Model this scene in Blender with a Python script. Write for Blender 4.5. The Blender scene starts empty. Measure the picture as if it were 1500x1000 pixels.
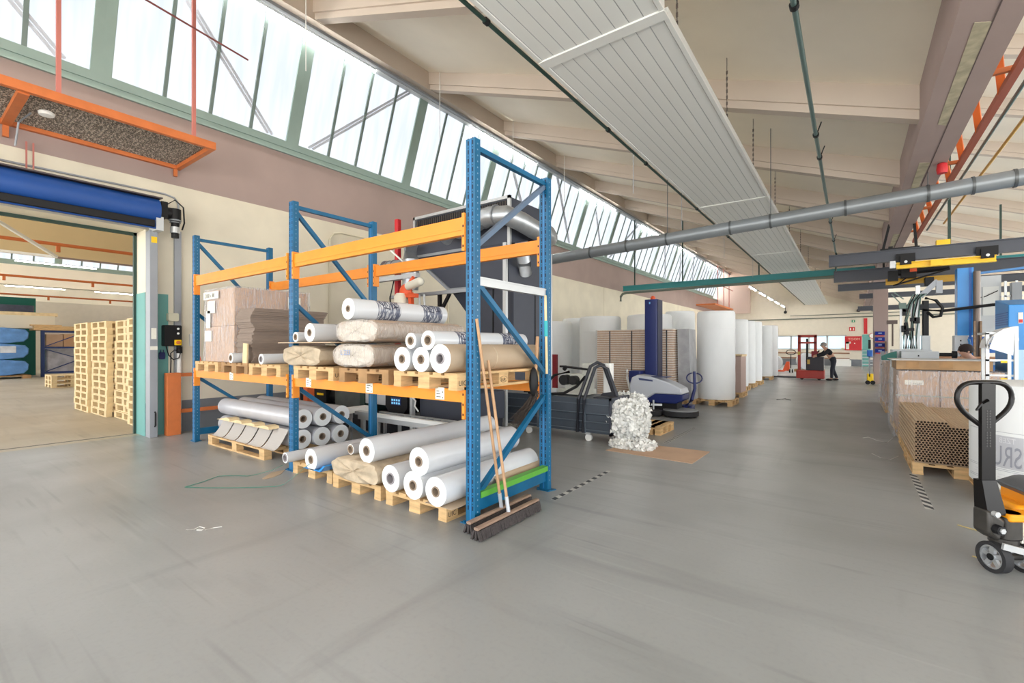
WORLD_E = 3.35
EXPO = 0.88
import bpy, math, random
from mathutils import Vector, Matrix
R = random.Random(7)
SC = bpy.context.scene
COL = SC.collection
PI = math.pi

# ------------------------------------------------------------ materials
def lin(c):
    c = c / 255.0
    return c / 12.92 if c <= .04045 else ((c + .055) / 1.055) ** 2.4
def rgb(r, g, b): return (lin(r), lin(g), lin(b), 1)
MATS = {}
def mat(name, col, rough=.5, metal=0, var=0, scale=4, bump=0, bscale=60, spec=.5, emit=0, stretch=None, col2=None, lo=.35, hi=.65):
    if name in MATS: return MATS[name]
    m = bpy.data.materials.new(name); m.use_nodes = True
    nt = m.node_tree; b = nt.nodes['Principled BSDF']
    c = rgb(*col)
    b.inputs['Base Color'].default_value = c
    b.inputs['Roughness'].default_value = rough
    b.inputs['Metallic'].default_value = metal
    b.inputs['Specular IOR Level'].default_value = spec
    if var or col2 or bump:
        tc = nt.nodes.new('ShaderNodeTexCoord'); mp = nt.nodes.new('ShaderNodeMapping')
        nt.links.new(tc.outputs['Object'], mp.inputs['Vector'])
        if stretch: mp.inputs['Scale'].default_value = stretch
    if var or col2:
        n = nt.nodes.new('ShaderNodeTexNoise'); n.inputs['Scale'].default_value = scale; n.inputs['Detail'].default_value = 5
        nt.links.new(mp.outputs[0], n.inputs['Vector'])
        r = nt.nodes.new('ShaderNodeValToRGB')
        r.color_ramp.elements[0].position = lo; r.color_ramp.elements[1].position = hi
        c2 = rgb(*col2) if col2 else tuple(max(0, x * (1 - var)) for x in c[:3]) + (1,)
        r.color_ramp.elements[0].color = c2; r.color_ramp.elements[1].color = c
        nt.links.new(n.outputs['Fac'], r.inputs['Fac']); nt.links.new(r.outputs[0], b.inputs['Base Color'])
    if bump:
        n2 = nt.nodes.new('ShaderNodeTexNoise'); n2.inputs['Scale'].default_value = bscale; n2.inputs['Detail'].default_value = 4
        nt.links.new(mp.outputs[0], n2.inputs['Vector'])
        bp = nt.nodes.new('ShaderNodeBump'); bp.inputs['Strength'].default_value = bump; bp.inputs['Distance'].default_value = .02
        nt.links.new(n2.outputs['Fac'], bp.inputs['Height']); nt.links.new(bp.outputs[0], b.inputs['Normal'])
    if emit:
        b.inputs['Emission Color'].default_value = c; b.inputs['Emission Strength'].default_value = emit
    MATS[name] = m
    return m

def plastic(name, col, alpha, rough=.2, dv=.2):
    m = mat(name, col, rough)
    nt = m.node_tree; b = nt.nodes['Principled BSDF']; out = nt.nodes['Material Output']
    tr = nt.nodes.new('ShaderNodeBsdfTransparent'); mx = nt.nodes.new('ShaderNodeMixShader')
    tc = nt.nodes.new('ShaderNodeTexCoord'); mp = nt.nodes.new('ShaderNodeMapping'); mp.inputs['Scale'].default_value = (5, 5, 1.0)
    mp.inputs['Rotation'].default_value = (.3, .5, 0)
    n = nt.nodes.new('ShaderNodeTexNoise'); n.inputs['Scale'].default_value = 5; n.inputs['Detail'].default_value = 6; n.inputs['Distortion'].default_value = 1.5
    nt.links.new(tc.outputs['Object'], mp.inputs[0]); nt.links.new(mp.outputs[0], n.inputs['Vector'])
    r = nt.nodes.new('ShaderNodeMapRange'); r.inputs[1].default_value = .35; r.inputs[2].default_value = .7
    r.inputs[3].default_value = max(0, alpha - dv); r.inputs[4].default_value = min(1, alpha + dv)
    nt.links.new(n.outputs['Fac'], r.inputs[0]); nt.links.new(r.outputs[0], mx.inputs['Fac'])
    nt.links.new(tr.outputs[0], mx.inputs[1]); nt.links.new(b.outputs[0], mx.inputs[2]); nt.links.new(mx.outputs[0], out.inputs['Surface'])
    bp = nt.nodes.new('ShaderNodeBump'); bp.inputs['Strength'].default_value = .5; bp.inputs['Distance'].default_value = .03
    nt.links.new(n.outputs['Fac'], bp.inputs['Height']); nt.links.new(bp.outputs[0], b.inputs['Normal'])
    return m

def floor_mat(name, base, dark, light, rough):
    m = mat(name, base, rough); nt = m.node_tree; b = nt.nodes['Principled BSDF']
    N = nt.nodes.new; L = nt.links.new
    tc = N('ShaderNodeTexCoord')
    def noise(scale, detail, stretch=(1, 1, 1), rot=0, dist=0):
        mp = N('ShaderNodeMapping'); mp.inputs['Scale'].default_value = stretch; mp.inputs['Rotation'].default_value = (0, 0, rot)
        L(tc.outputs['Object'], mp.inputs[0])
        n = N('ShaderNodeTexNoise'); n.inputs['Scale'].default_value = scale; n.inputs['Detail'].default_value = detail; n.inputs['Distortion'].default_value = dist
        L(mp.outputs[0], n.inputs['Vector']); return n
    def ramp(src, p0, p1, v0, v1):
        r = N('ShaderNodeMapRange'); r.inputs[1].default_value = p0; r.inputs[2].default_value = p1; r.inputs[3].default_value = v0; r.inputs[4].default_value = v1
        L(src.outputs['Fac'], r.inputs[0]); return r
    def mix(fac, a, bcol):
        x = N('ShaderNodeMix'); x.data_type = 'RGBA'; L(fac.outputs[0], x.inputs[0])
        if isinstance(a, tuple): x.inputs[6].default_value = a
        else: L(a, x.inputs[6])
        x.inputs[7].default_value = bcol; return x.outputs[2]
    n1 = noise(.5, 3, dist=.3); c = mix(ramp(n1, .38, .62, 0, .8), rgb(*base), rgb(*light))
    n2 = noise(1.6, 5, (.35, 2.2, 1), .9, .5); c = mix(ramp(n2, .55, .8, 0, .4), c, rgb(*dark))
    n3 = noise(1.1, 5, (2.5, .3, 1), -.5, .6); c = mix(ramp(n3, .58, .82, 0, .4), c, rgb(*dark))
    # scuffs and tyre marks: very long thin streaks in a few directions
    for k, (rot, st, sc) in enumerate([(.7, (.14, 7, 1), 2.2), (-.9, (.16, 9, 1), 1.8), (.15, (.12, 6, 1), 1.5), (1.3, (.1, 8, 1), 2.0)]):
        n4 = noise(sc, 2, st, rot, .1)
        r = ramp(n4, .60, .72, 0, .30 if k != 1 else .22)
        gate = ramp(noise(.7 + k * .3, 2), .48, .62, 0, 1)
        mu = N('ShaderNodeMath'); mu.operation = 'MULTIPLY'; L(r.outputs[0], mu.inputs[0]); L(gate.outputs[0], mu.inputs[1])
        c = mix(mu, c, rgb(*dark) if k != 1 else rgb(*[min(255, v + 18) for v in light]))
    n5 = noise(35, 4); c = mix(ramp(n5, .5, .8, 0, .12), c, rgb(*dark))
    L(c, b.inputs['Base Color'])
    rr = ramp(noise(1.3, 3, dist=.2), .3, .7, rough - .03, rough + .07); L(rr.outputs[0], b.inputs['Roughness'])
    bp = N('ShaderNodeBump'); bp.inputs['Strength'].default_value = .0; bp.inputs['Distance'].default_value = .01
    L(noise(9, 6).outputs['Fac'], bp.inputs['Height']); L(bp.outputs[0], b.inputs['Normal'])
    return m

def print_mat(name):
    
    m = mat(name, (216, 219, 223), .22); nt = m.node_tree; b = nt.nodes['Principled BSDF']; N = nt.nodes.new; L = nt.links.new
    tc = N('ShaderNodeTexCoord'); sx = N('ShaderNodeSeparateXYZ'); L(tc.outputs['Object'], sx.inputs[0])
    w = N('ShaderNodeMath'); w.operation = 'WRAP'; w.inputs[1].default_value = .66; w.inputs[2].default_value = 0; L(sx.outputs['Y'], w.inputs[0])
    g = N('ShaderNodeMath'); g.operation = 'GREATER_THAN'; g.inputs[1].default_value = .30; L(w.outputs[0], g.inputs[0])
    g2 = N('ShaderNodeMath'); g2.operation = 'LESS_THAN'; g2.inputs[1].default_value = .61; L(w.outputs[0], g2.inputs[0])
    mp = N('ShaderNodeMapping'); mp.inputs['Rotation'].default_value = (.75, 0, 0); mp.inputs['Scale'].default_value = (10, 50, 7); L(tc.outputs['Object'], mp.inputs[0])
    n = N('ShaderNodeTexNoise'); n.inputs['Scale'].default_value = 1.5; n.inputs['Detail'].default_value = 5; n.inputs['Distortion'].default_value = .5; L(mp.outputs[0], n.inputs['Vector'])
    r = N('ShaderNodeMapRange'); r.inputs[1].default_value = .37; r.inputs[2].default_value = .52; r.inputs[4].default_value = .88; L(n.outputs['Fac'], r.inputs[0])
    m1 = N('ShaderNodeMath'); m1.operation = 'MULTIPLY'; L(g.outputs[0], m1.inputs[0]); L(g2.outputs[0], m1.inputs[1])
    m2 = N('ShaderNodeMath'); m2.operation = 'MULTIPLY'; L(m1.outputs[0], m2.inputs[0]); L(r.outputs[0], m2.inputs[1])
    x = N('ShaderNodeMix'); x.data_type = 'RGBA'; L(m2.outputs[0], x.inputs[0]); x.inputs[6].default_value = rgb(216, 219, 223); x.inputs[7].default_value = rgb(52, 62, 92)
    L(x.outputs[2], b.inputs['Base Color'])
    return m

FLOOR = floor_mat('epoxy_floor', (143, 145, 144), (104, 105, 105), (160, 162, 162), .33)
FLOOR2 = floor_mat('concrete_floor', (176, 166, 148), (142, 134, 120), (192, 184, 168), .5)
CREAM = mat('cream_wall', (230, 222, 202), .85, var=.10, scale=1.3, bump=.08, bscale=8)
CREAM2 = mat('ochre_wall', (222, 200, 156), .85, var=.05, scale=1.2)
CEIL = mat('ceiling_white', (252, 243, 226), .9, var=.06, scale=.8)
RIB = mat('rib_beige', (212, 198, 184), .9, var=.06, scale=1)
MAUVE = mat('mauve_beam', (172, 152, 146), .85, var=.10, scale=.9, bump=.06, bscale=6)
PATCH = mat('bare_patch', (196, 186, 158), .9, var=.3, scale=9)
DADO = mat('dado_grey', (122, 126, 132), .7, var=.12, scale=2)
TEAL = mat('teal_paint', (108, 168, 162), .6, var=.10, scale=2)
TEALM = mat('teal_steel', (52, 140, 142), .45)
GREENF = mat('green_frame', (156, 178, 170), .55, var=.06, scale=3)
GREEND = mat('green_dark', (40, 66, 58), .5)
STEEL = mat('galv_steel', (176, 180, 184), .38, .7, var=.12, scale=9)
STEELM = mat('steel_grey_paint', (158, 162, 168), .5, .2, var=.06, scale=3)
ALU = mat('aluminium', (198, 200, 200), .4, .5)
PIPEG = mat('pipe_grey', (140, 146, 150), .38, .3, var=.06, scale=2)
BLUER = mat('rack_blue', (6, 98, 140), .42, var=.18, scale=6)
ORANGER = mat('rack_orange', (240, 146, 40), .42, var=.08, scale=5)
ORANGEP = mat('orange_paint', (212, 118, 62), .5, var=.12, scale=6)
ORRED = mat('orange_red', (228, 90, 44), .45)
BLACK = mat('black_paint', (24, 24, 26), .5, spec=.3)
BLACKM = mat('black_gloss', (20, 17, 17), .3, 0, spec=.3)
RUBBER = mat('rubber', (40, 40, 42), .75)
CHARC = mat('charcoal_panel', (62, 66, 78), .5, var=.10, scale=3)
CHARD = mat('charcoal_dark', (44, 46, 54), .55)
SLATE = mat('slate_steel', (74, 82, 92), .4, .2, var=.15, scale=4)
NAVY = mat('navy', (24, 38, 98), .4)
BLUEDOOR = mat('door_blue', (24, 74, 148), .55, var=.12, scale=3)
BLUEM = mat('machine_blue', (44, 140, 214), .35, var=.1, scale=2)
BLUEBAG = mat('blue_film', (96, 146, 208), .45, var=.3, scale=3, bump=.5, bscale=6)
LGREY = mat('light_grey_panel', (196, 200, 202), .5, var=.05, scale=3)
MGREY = mat('mid_grey', (140, 144, 148), .5)
WHITE = mat('white_paint', (236, 236, 232), .5)
RADI = mat('radiant_white', (232, 233, 230), .45)
RADG = mat('radiant_groove', (176, 178, 178), .5)
WOOD = mat('pallet_wood', (222, 184, 132), .8, var=.28, scale=5, stretch=(1, 1, 6), bump=.2, bscale=20)
WOOD2 = mat('pallet_wood_dark', (176, 138, 96), .85, var=.3, scale=6)
WOODP = mat('fresh_pine', (238, 214, 168), .8, var=.18, scale=5)
HANDLE = mat('handle_wood', (190, 150, 112), .6, var=.2, scale=12)
CORE = mat('core_card', (150, 132, 114), .85, var=.15, scale=20)
COREG = mat('core_grey', (150, 144, 146), .8)
TUBEC = mat('tube_card', (196, 170, 140), .85, var=.08, scale=10)
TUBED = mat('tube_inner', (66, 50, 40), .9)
CARD = mat('cardboard', (198, 166, 140), .85, var=.10, scale=3, bump=.06, bscale=30)
CARDG = mat('cardboard_grey', (142, 126, 114), .85, var=.12, scale=8, stretch=(1, 1, 12))
KRAFT = mat('kraft_paper', (186, 164, 138), .6, var=.08, scale=4, bump=.15, bscale=10)
KRAFTC = mat('kraft_crumpled', (198, 180, 154), .75, var=.22, scale=9, bump=1, bscale=12)
FILM = mat('film_white', (212, 215, 219), .2, var=.03, scale=8)
FILMG = mat('film_greyish', (188, 188, 192), .22, var=.06, scale=6)
FILMEND = mat('film_end', (230, 232, 231), .45)
FPRINT = print_mat('film_printed')
FOAMR = mat('foam_roll_white', (236, 238, 238), .75, var=.05, scale=2, bump=.35, bscale=3.5, stretch=(1, 1, .5))
FOAM = mat('foam_fluff', (244, 244, 240), .9, var=.10, scale=16)
MILKY = plastic('milky_film', (222, 214, 206), .45, .18, .14)
CLEARW = plastic('clear_wrap', (222, 220, 224), .28, .15, .2)
RED = mat('red_paint', (196, 36, 44), .5)
REDM = mat('forklift_red', (180, 60, 50), .45, var=.1, scale=4)
YELL = mat('crane_yellow', (250, 206, 20), .4)
YELLP = mat('truck_yellow', (242, 156, 26), .35)
PINK = mat('hanger_pink', (196, 120, 110), .55)
GREENB = mat('bright_green', (92, 166, 60), .5)
STRAP = mat('strap_teal', (30, 146, 128), .35)
INK = mat('ink', (40, 34, 30), .8)
INKB = mat('ink_blue', (42, 52, 96), .7)
INKG = mat('ink_grey', (176, 178, 184), .7)
PAPER = mat('label_paper', (236, 234, 222), .8, var=.06, scale=30)
SKIN = mat('skin', (206, 158, 132), .6)
HAIR = mat('hair_dark', (48, 34, 28), .8)
JACKET = mat('jacket_black', (36, 36, 42), .85)
TROUS = mat('trouser_dark', (46, 48, 58), .85)
LEDM = mat('led_tube', (255, 253, 246), .4, emit=22)
GRATE = mat('grating_steel', (190, 178, 166), .5, .3, var=.75, scale=50, lo=.45, hi=.6)  # bright specks in the colour stand for light showing through the mesh
BRISTLE = mat('bristle', (74, 68, 68), .95, var=.4, scale=60)
GREENM = mat('dark_green_panel', (18, 104, 92), .5)
SCRW = mat('scrubber_grey', (196, 200, 208), .35)
GLASSF = mat('far_glass', (196, 222, 232), .3, emit=.5)
TAPEW = mat('tape_white', (196, 196, 192), .6)
TAPEB = mat('tape_black', (70, 72, 76), .6)

def pane_mat():
    m = bpy.data.materials.new('polycarbonate_pane'); m.use_nodes = True; nt = m.node_tree
    for n in list(nt.nodes):
        if n.type == 'BSDF_PRINCIPLED': nt.nodes.remove(n)
    out = nt.nodes['Material Output']
    e = nt.nodes.new('ShaderNodeEmission'); d = nt.nodes.new('ShaderNodeBsdfGlossy'); d.inputs['Roughness'].default_value = .3
    tc = nt.nodes.new('ShaderNodeTexCoord'); mp = nt.nodes.new('ShaderNodeMapping'); mp.inputs['Scale'].default_value = (.6, 5, .6)
    n = nt.nodes.new('ShaderNodeTexNoise'); n.inputs['Scale'].default_value = 1.6; n.inputs['Detail'].default_value = 3
    r = nt.nodes.new('ShaderNodeValToRGB'); r.color_ramp.elements[0].position = .3; r.color_ramp.elements[1].position = .7
    r.color_ramp.elements[0].color = (.80, .88, 1, 1); r.color_ramp.elements[1].color = (.95, .98, 1, 1)
    nt.links.new(tc.outputs['Object'], mp.inputs[0]); nt.links.new(mp.outputs[0], n.inputs['Vector']); nt.links.new(n.outputs['Fac'], r.inputs['Fac']); nt.links.new(r.outputs[0], e.inputs['Color'])
    e.inputs['Strength'].default_value = PANE_E
    ad = nt.nodes.new('ShaderNodeMixShader'); ad.inputs[0].default_value = .04
    nt.links.new(e.outputs[0], ad.inputs[1]); nt.links.new(d.outputs[0], ad.inputs[2]); nt.links.new(ad.outputs[0], out.inputs['Surface'])
    return m
PANE_E = .62
PANE = pane_mat()

# ------------------------------------------------------------ mesh builder
class M:
    def __init__(s): s.v = []; s.f = []; s.m = []
    def add(s, vs, fs, mi=0):
        o = len(s.v); s.v += [tuple(v) for v in vs]
        for f in fs: s.f.append(tuple(i + o for i in f)); s.m.append(mi)
        return s
    def box(s, x0, y0, z0, x1, y1, z1, mi=0):
        return s.add([(x0, y0, z0), (x1, y0, z0), (x1, y1, z0), (x0, y1, z0), (x0, y0, z1), (x1, y0, z1), (x1, y1, z1), (x0, y1, z1)],
                     [(3, 2, 1, 0), (4, 5, 6, 7), (0, 1, 5, 4), (1, 2, 6, 5), (2, 3, 7, 6), (3, 0, 4, 7)], mi)
    def rbox(s, x0, y0, z0, x1, y1, z1, r, mi=0, axis='z', n=4):
        
        a = {'z': (x0, y0, x1, y1), 'x': (y0, z0, y1, z1), 'y': (x0, z0, x1, z1)}[axis]
        poly = []
        for cx, cy, t0 in ((a[2] - r, a[3] - r, 0), (a[0] + r, a[3] - r, 90), (a[0] + r, a[1] + r, 180), (a[2] - r, a[1] + r, 270)):
            for k in range(n + 1):
                t = math.radians(t0 + 90 * k / n); poly.append((cx + r * math.cos(t), cy + r * math.sin(t)))
        d = {'z': (z0, z1), 'x': (x0, x1), 'y': (y0, y1)}[axis]
        return s.prism(poly, axis, d[0], d[1], mi)
    def prism(s, poly, axis, a, b, mi=0):
        n = len(poly)
        def P(p, d):
            return {'x': (d, p[0], p[1]), 'y': (p[0], d, p[1]), 'z': (p[0], p[1], d)}[axis]
        vs = [P(p, a) for p in poly] + [P(p, b) for p in poly]
        fs = [tuple(range(n - 1, -1, -1)), tuple(range(n, 2 * n))] + [(i, (i + 1) % n, n + (i + 1) % n, n + i) for i in range(n)]
        return s.add(vs, fs, mi)
    def _fr(s, d):
        d = Vector(d).normalized(); u = Vector((0, 0, 1)) if abs(d.z) < .9 else Vector((1, 0, 0))
        a = d.cross(u).normalized(); return a, d.cross(a).normalized() * -1
    def cyl(s, p, q, r, r2=None, n=14, caps=True, mi=0):
        r2 = r if r2 is None else r2
        p, q = Vector(p), Vector(q); a, b = s._fr(q - p)
        vs = []
        for c, rr in ((p, r), (q, r2)):
            for k in range(n):
                t = 2 * PI * k / n; vs.append(c + a * (rr * math.cos(t)) + b * (rr * math.sin(t)))
        fs = [(k, (k + 1) % n, n + (k + 1) % n, n + k) for k in range(n)]
        if caps: fs += [tuple(range(n - 1, -1, -1)), tuple(range(n, 2 * n))]
        return s.add(vs, fs, mi)
    def pipe(s, p, q, ro, ri, n=24, mi=0, mi_end=None, mi_in=None, depth=None):
        
        p, q = Vector(p), Vector(q); a, b = s._fr(q - p)
        o = []
        for c, rr in ((p, ro), (q, ro), (q, ri), (p, ri)):
            o.append([c + a * (rr * math.cos(2 * PI * k / n)) + b * (rr * math.sin(2 * PI * k / n)) for k in range(n)])
        base = len(s.v); s.v += [tuple(v) for ring in o for v in ring]
        mis = [mi, mi if mi_end is None else mi_end, mi if mi_in is None else mi_in, mi if mi_end is None else mi_end]
        for j in range(4):
            j2 = (j + 1) % 4
            for k in range(n):
                k2 = (k + 1) % n; s.f.append((base + j * n + k, base + j * n + k2, base + j2 * n + k2, base + j2 * n + k)); s.m.append(mis[j])
        return s
    def tube(s, pts, r, n=8, closed=False, mi=0, caps=True):
        pts = [Vector(p) for p in pts]; N = len(pts); rs = r if isinstance(r, (list, tuple)) else [r] * N
        up = None; rings = []
        for i, p in enumerate(pts):
            if closed: d = pts[(i + 1) % N] - pts[i - 1]
            else: d = pts[min(i + 1, N - 1)] - pts[max(i - 1, 0)]
            d.normalize()
            if up is None: a, b = s._fr(d)
            else:
                a = (up - d * up.dot(d)).normalized(); b = d.cross(a)
            up = a
            rings.append([p + a * (rs[i] * math.cos(2 * PI * k / n)) + b * (rs[i] * math.sin(2 * PI * k / n)) for k in range(n)])
        base = len(s.v); s.v += [tuple(v) for g in rings for v in g]
        for i in range(N if closed else N - 1):
            j = (i + 1) % N
            for k in range(n):
                k2 = (k + 1) % n; s.f.append((base + i * n + k, base + i * n + k2, base + j * n + k2, base + j * n + k)); s.m.append(mi)
        if not closed and caps:
            s.f.append(tuple(base + k for k in range(n - 1, -1, -1))); s.m.append(mi)
            s.f.append(tuple(base + (N - 1) * n + k for k in range(n))); s.m.append(mi)
        return s
    def bar(s, p, q, w, h, mi=0, up=(0, 0, 1)):
        p, q = Vector(p), Vector(q); d = (q - p).normalized(); u = Vector(up)
        if abs(d.dot(u)) > .98: u = Vector((1, 0, 0))
        a = d.cross(u).normalized() * (w / 2); b = a.cross(d).normalized() * (h / 2)
        vs = [p - a - b, p + a - b, p + a + b, p - a + b, q - a - b, q + a - b, q + a + b, q - a + b]
        return s.add(vs, [(3, 2, 1, 0), (4, 5, 6, 7), (0, 1, 5, 4), (1, 2, 6, 5), (2, 3, 7, 6), (3, 0, 4, 7)], mi)
    def lathe(s, prof, c, n=32, mi=0, wob=0, seed=0, sx=1, sy=1):
        
        rr = random.Random(seed); ph = [rr.random() * 6 for _ in range(4)]
        base = len(s.v); K = len(prof)
        for r, z in prof:
            for k in range(n):
                t = 2 * PI * k / n; w = 1 + wob * (math.sin(2 * t + ph[0] + z) + .6 * math.sin(3 * t + ph[1] - 2 * z) + .4 * math.sin(5 * t + ph[2] + 5 * z))
                s.v.append((c[0] + r * w * sx * math.cos(t), c[1] + r * w * sy * math.sin(t), c[2] + z))
        for i in range(K - 1):
            for k in range(n):
                k2 = (k + 1) % n; s.f.append((base + i * n + k, base + i * n + k2, base + (i + 1) * n + k2, base + (i + 1) * n + k)); s.m.append(mi)
        s.f.append(tuple(base + k for k in range(n - 1, -1, -1))); s.m.append(mi)
        s.f.append(tuple(base + (K - 1) * n + k for k in range(n))); s.m.append(mi)
        return s
    def sphere(s, c, r, nu=16, nv=10, mi=0):
        rx, ry, rz = r if isinstance(r, tuple) else (r, r, r)
        base = len(s.v)
        for i in range(1, nv):
            t = PI * i / nv
            for k in range(nu):
                u = 2 * PI * k / nu; s.v.append((c[0] + rx * math.sin(t) * math.cos(u), c[1] + ry * math.sin(t) * math.sin(u), c[2] - rz * math.cos(t)))
        s.v.append((c[0], c[1], c[2] - rz)); s.v.append((c[0], c[1], c[2] + rz)); b0 = len(s.v) - 2
        for i in range(nv - 2):
            for k in range(nu):
                k2 = (k + 1) % nu; s.f.append((base + i * nu + k, base + i * nu + k2, base + (i + 1) * nu + k2, base + (i + 1) * nu + k)); s.m.append(mi)
        for k in range(nu):
            k2 = (k + 1) % nu; s.f.append((b0, base + k2, base + k)); s.m.append(mi)
            s.f.append((b0 + 1, base + (nv - 2) * nu + k, base + (nv - 2) * nu + k2)); s.m.append(mi)
        return s
    def text(s, txt, o, xd, yd, size, mi=0, fn=None, thick=0):
        cu = bpy.data.curves.new('t', 'FONT'); cu.body = txt; cu.size = size; cu.extrude = thick; cu.resolution_u = 3
        ob_ = bpy.data.objects.new('t', cu); COL.objects.link(ob_)
        dg = bpy.context.evaluated_depsgraph_get(); me = bpy.data.meshes.new_from_object(ob_.evaluated_get(dg))
        vs = [tuple(v.co) for v in me.vertices]; fs = [tuple(p.vertices) for p in me.polygons]
        bpy.data.objects.remove(ob_); bpy.data.meshes.remove(me); bpy.data.curves.remove(cu)
        o, xd, yd = Vector(o), Vector(xd), Vector(yd)
        if fn: out = [fn(x, y) for x, y, z in vs]
        else: out = [o + xd * x + yd * y for x, y, z in vs]
        return s.add(out, fs, mi)
    def shift(s, d): s.v = [(x + d[0], y + d[1], z + d[2]) for x, y, z in s.v]; return s
    def rotz(s, a): c, n = math.cos(a), math.sin(a); s.v = [(x * c - y * n, x * n + y * c, z) for x, y, z in s.v]; return s
    def jitter(s, a, seed=1):
        rr = random.Random(seed); s.v = [(x + rr.uniform(-a, a), y + rr.uniform(-a, a), z + rr.uniform(-a, a)) for x, y, z in s.v]; return s

def mesh_of(name, mb, mats, smooth=True):
    me = bpy.data.meshes.new(name); me.from_pydata(mb.v, [], mb.f)
    for m_ in (mats if isinstance(mats, (list, tuple)) else [mats]): me.materials.append(m_)
    me.polygons.foreach_set('material_index', mb.m)
    if smooth:
        me.polygons.foreach_set('use_smooth', [True] * len(me.polygons)); me.set_sharp_from_angle(angle=math.radians(35))
    me.update(); return me

def tag(o, label=None, cat=None, group=None, kind=None):
    if label: o['label'] = label
    if cat: o['category'] = cat
    if group: o['group'] = group
    if kind: o['kind'] = kind
    return o
def thing(name, label, cat, loc=(0, 0, 0), rz=0, group=None):
    o = bpy.data.objects.new(name, None); COL.objects.link(o); o.location = loc; o.rotation_euler = (0, 0, rz); o.empty_display_size = .1
    return tag(o, label, cat, group)
def part(name, mb, mats, parent, w=True, label=None, bevel=0, smooth=True):
    
    if w and parent:
        d = Vector(parent.location); pp = parent.parent
        while pp: d += Vector(pp.location); pp = pp.parent
        mb.shift((-d.x, -d.y, -d.z))
    o = bpy.data.objects.new(name, mesh_of(name, mb, mats, smooth)); COL.objects.link(o); o.parent = parent
    if label: o['label'] = label
    if bevel:
        b = o.modifiers.new('b', 'BEVEL'); b.width = bevel; b.segments = 2; b.limit_method = 'ANGLE'; b.angle_limit = math.radians(50)
    return o
def single(name, mb, mats, label, cat, group=None, origin=None, bevel=0, smooth=True):
    if origin is None:
        xs = [v[0] for v in mb.v]; ys = [v[1] for v in mb.v]; zs = [v[2] for v in mb.v]
        origin = ((min(xs) + max(xs)) / 2, (min(ys) + max(ys)) / 2, min(zs))
    mb.shift((-origin[0], -origin[1], -origin[2]))
    o = part(name, mb, mats, None, False, None, bevel, smooth); o.location = origin
    return tag(o, label, cat, group)
def struct(name, mb, mats, parent=None, smooth=True):
    o = part(name, mb, mats, parent, True, smooth=smooth)
    if not parent: o['kind'] = 'structure'
    return o
def kids(o): return [c for c in ALLC.get(o.name, [])] if False else [c for c in bpy.data.objects if c.parent == o]
def tree(o):
    
    return (o, [tree(c) for c in list(o.children)])
def copy_tree(t, parent=None):
    o, ch = t; c = o.copy(); COL.objects.link(c); c.parent = parent
    for x in ch: copy_tree(x, c)
    return c
def place(t, loc, rz=0, label=None, group=None):
    c = copy_tree(t); c.location = loc; c.rotation_euler = (0, 0, rz)
    if label: c['label'] = label
    if group: c['group'] = group
    return c
# ------------------------------------------------------------ camera, world, light
F = 680.0; TH = math.atan(497 / 680.0)
cd = bpy.data.cameras.new('camera'); cam = bpy.data.objects.new('camera', cd); COL.objects.link(cam)
cam.location = (0, 0, 1.5); cam.rotation_euler = (PI / 2, 0, TH)
cd.sensor_width = 36; cd.lens = 36 * F / 1500; cd.shift_y = 7 / 1500; cd.clip_end = 300; cd.clip_start = .05
SC.camera = cam
w = bpy.data.worlds.new('daylight'); SC.world = w; w.use_nodes = True
bg = w.node_tree.nodes['Background']
_t = w.node_tree.nodes.new('ShaderNodeTexCoord'); _s = w.node_tree.nodes.new('ShaderNodeSeparateXYZ'); _r = w.node_tree.nodes.new('ShaderNodeValToRGB')
_m = w.node_tree.nodes.new('ShaderNodeMapRange'); _m.inputs[1].default_value = -1; _m.inputs[2].default_value = 1
w.node_tree.links.new(_t.outputs['Generated'], _s.inputs[0]); w.node_tree.links.new(_s.outputs['Z'], _m.inputs[0]); w.node_tree.links.new(_m.outputs[0], _r.inputs['Fac'])
# world below the horizon brightened as an added ceiling uplight, overcast sky above
_r.color_ramp.elements[0].position = .495; _r.color_ramp.elements[0].color = (1, .97, .90, 1); _r.color_ramp.elements[1].position = .505; _r.color_ramp.elements[1].color = (.74, .77, .80, 1)
w.node_tree.links.new(_r.outputs[0], bg.inputs['Color'])
bg.inputs['Strength'].default_value = WORLD_E
SC.view_settings.view_transform = 'Standard'; SC.view_settings.look = 'None'; SC.view_settings.gamma = 1; SC.view_settings.exposure = EXPO
SC.cycles.use_denoising = True; SC.cycles.max_bounces = 10; SC.cycles.diffuse_bounces = 6; SC.cycles.transparent_max_bounces = 12
SC.cycles.sample_clamp_indirect = 6

YB, YF = -7.0, 43.8           # back end and far wall of the hall
ZB, ZT = 4.3, 5.5             # gutter beam bottom and top
def struct_y(name, mb, mats): return struct(name, mb, mats)

# floors
struct('floor', M().box(-9.7, YB, -.2, 12.5, YF + .3, 0), FLOOR)
struct('floor.001', M().box(-41.5, -12, -.2, -9.7, 22, -.002), FLOOR2)

# walls of the hall
XL = -9.5
def zoned(mb, x0, y0, x1, y1, z0, z1):
    
    if z0 < .55:
        mb.box(x0, y0, z0, x1, y1, .55, 1); mb.box(x0, y0, .55, x1, y1, z1, 0)
    else: mb.box(x0, y0, z0, x1, y1, z1, 0)
mb = M()
zoned(mb, -9.96, 2.645, XL, YF, 0, ZB); zoned(mb, -9.96, YB, XL, -1.6, 0, ZB); mb.box(-9.96, -1.6, 3.45, XL, 2.645, ZB)
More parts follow.
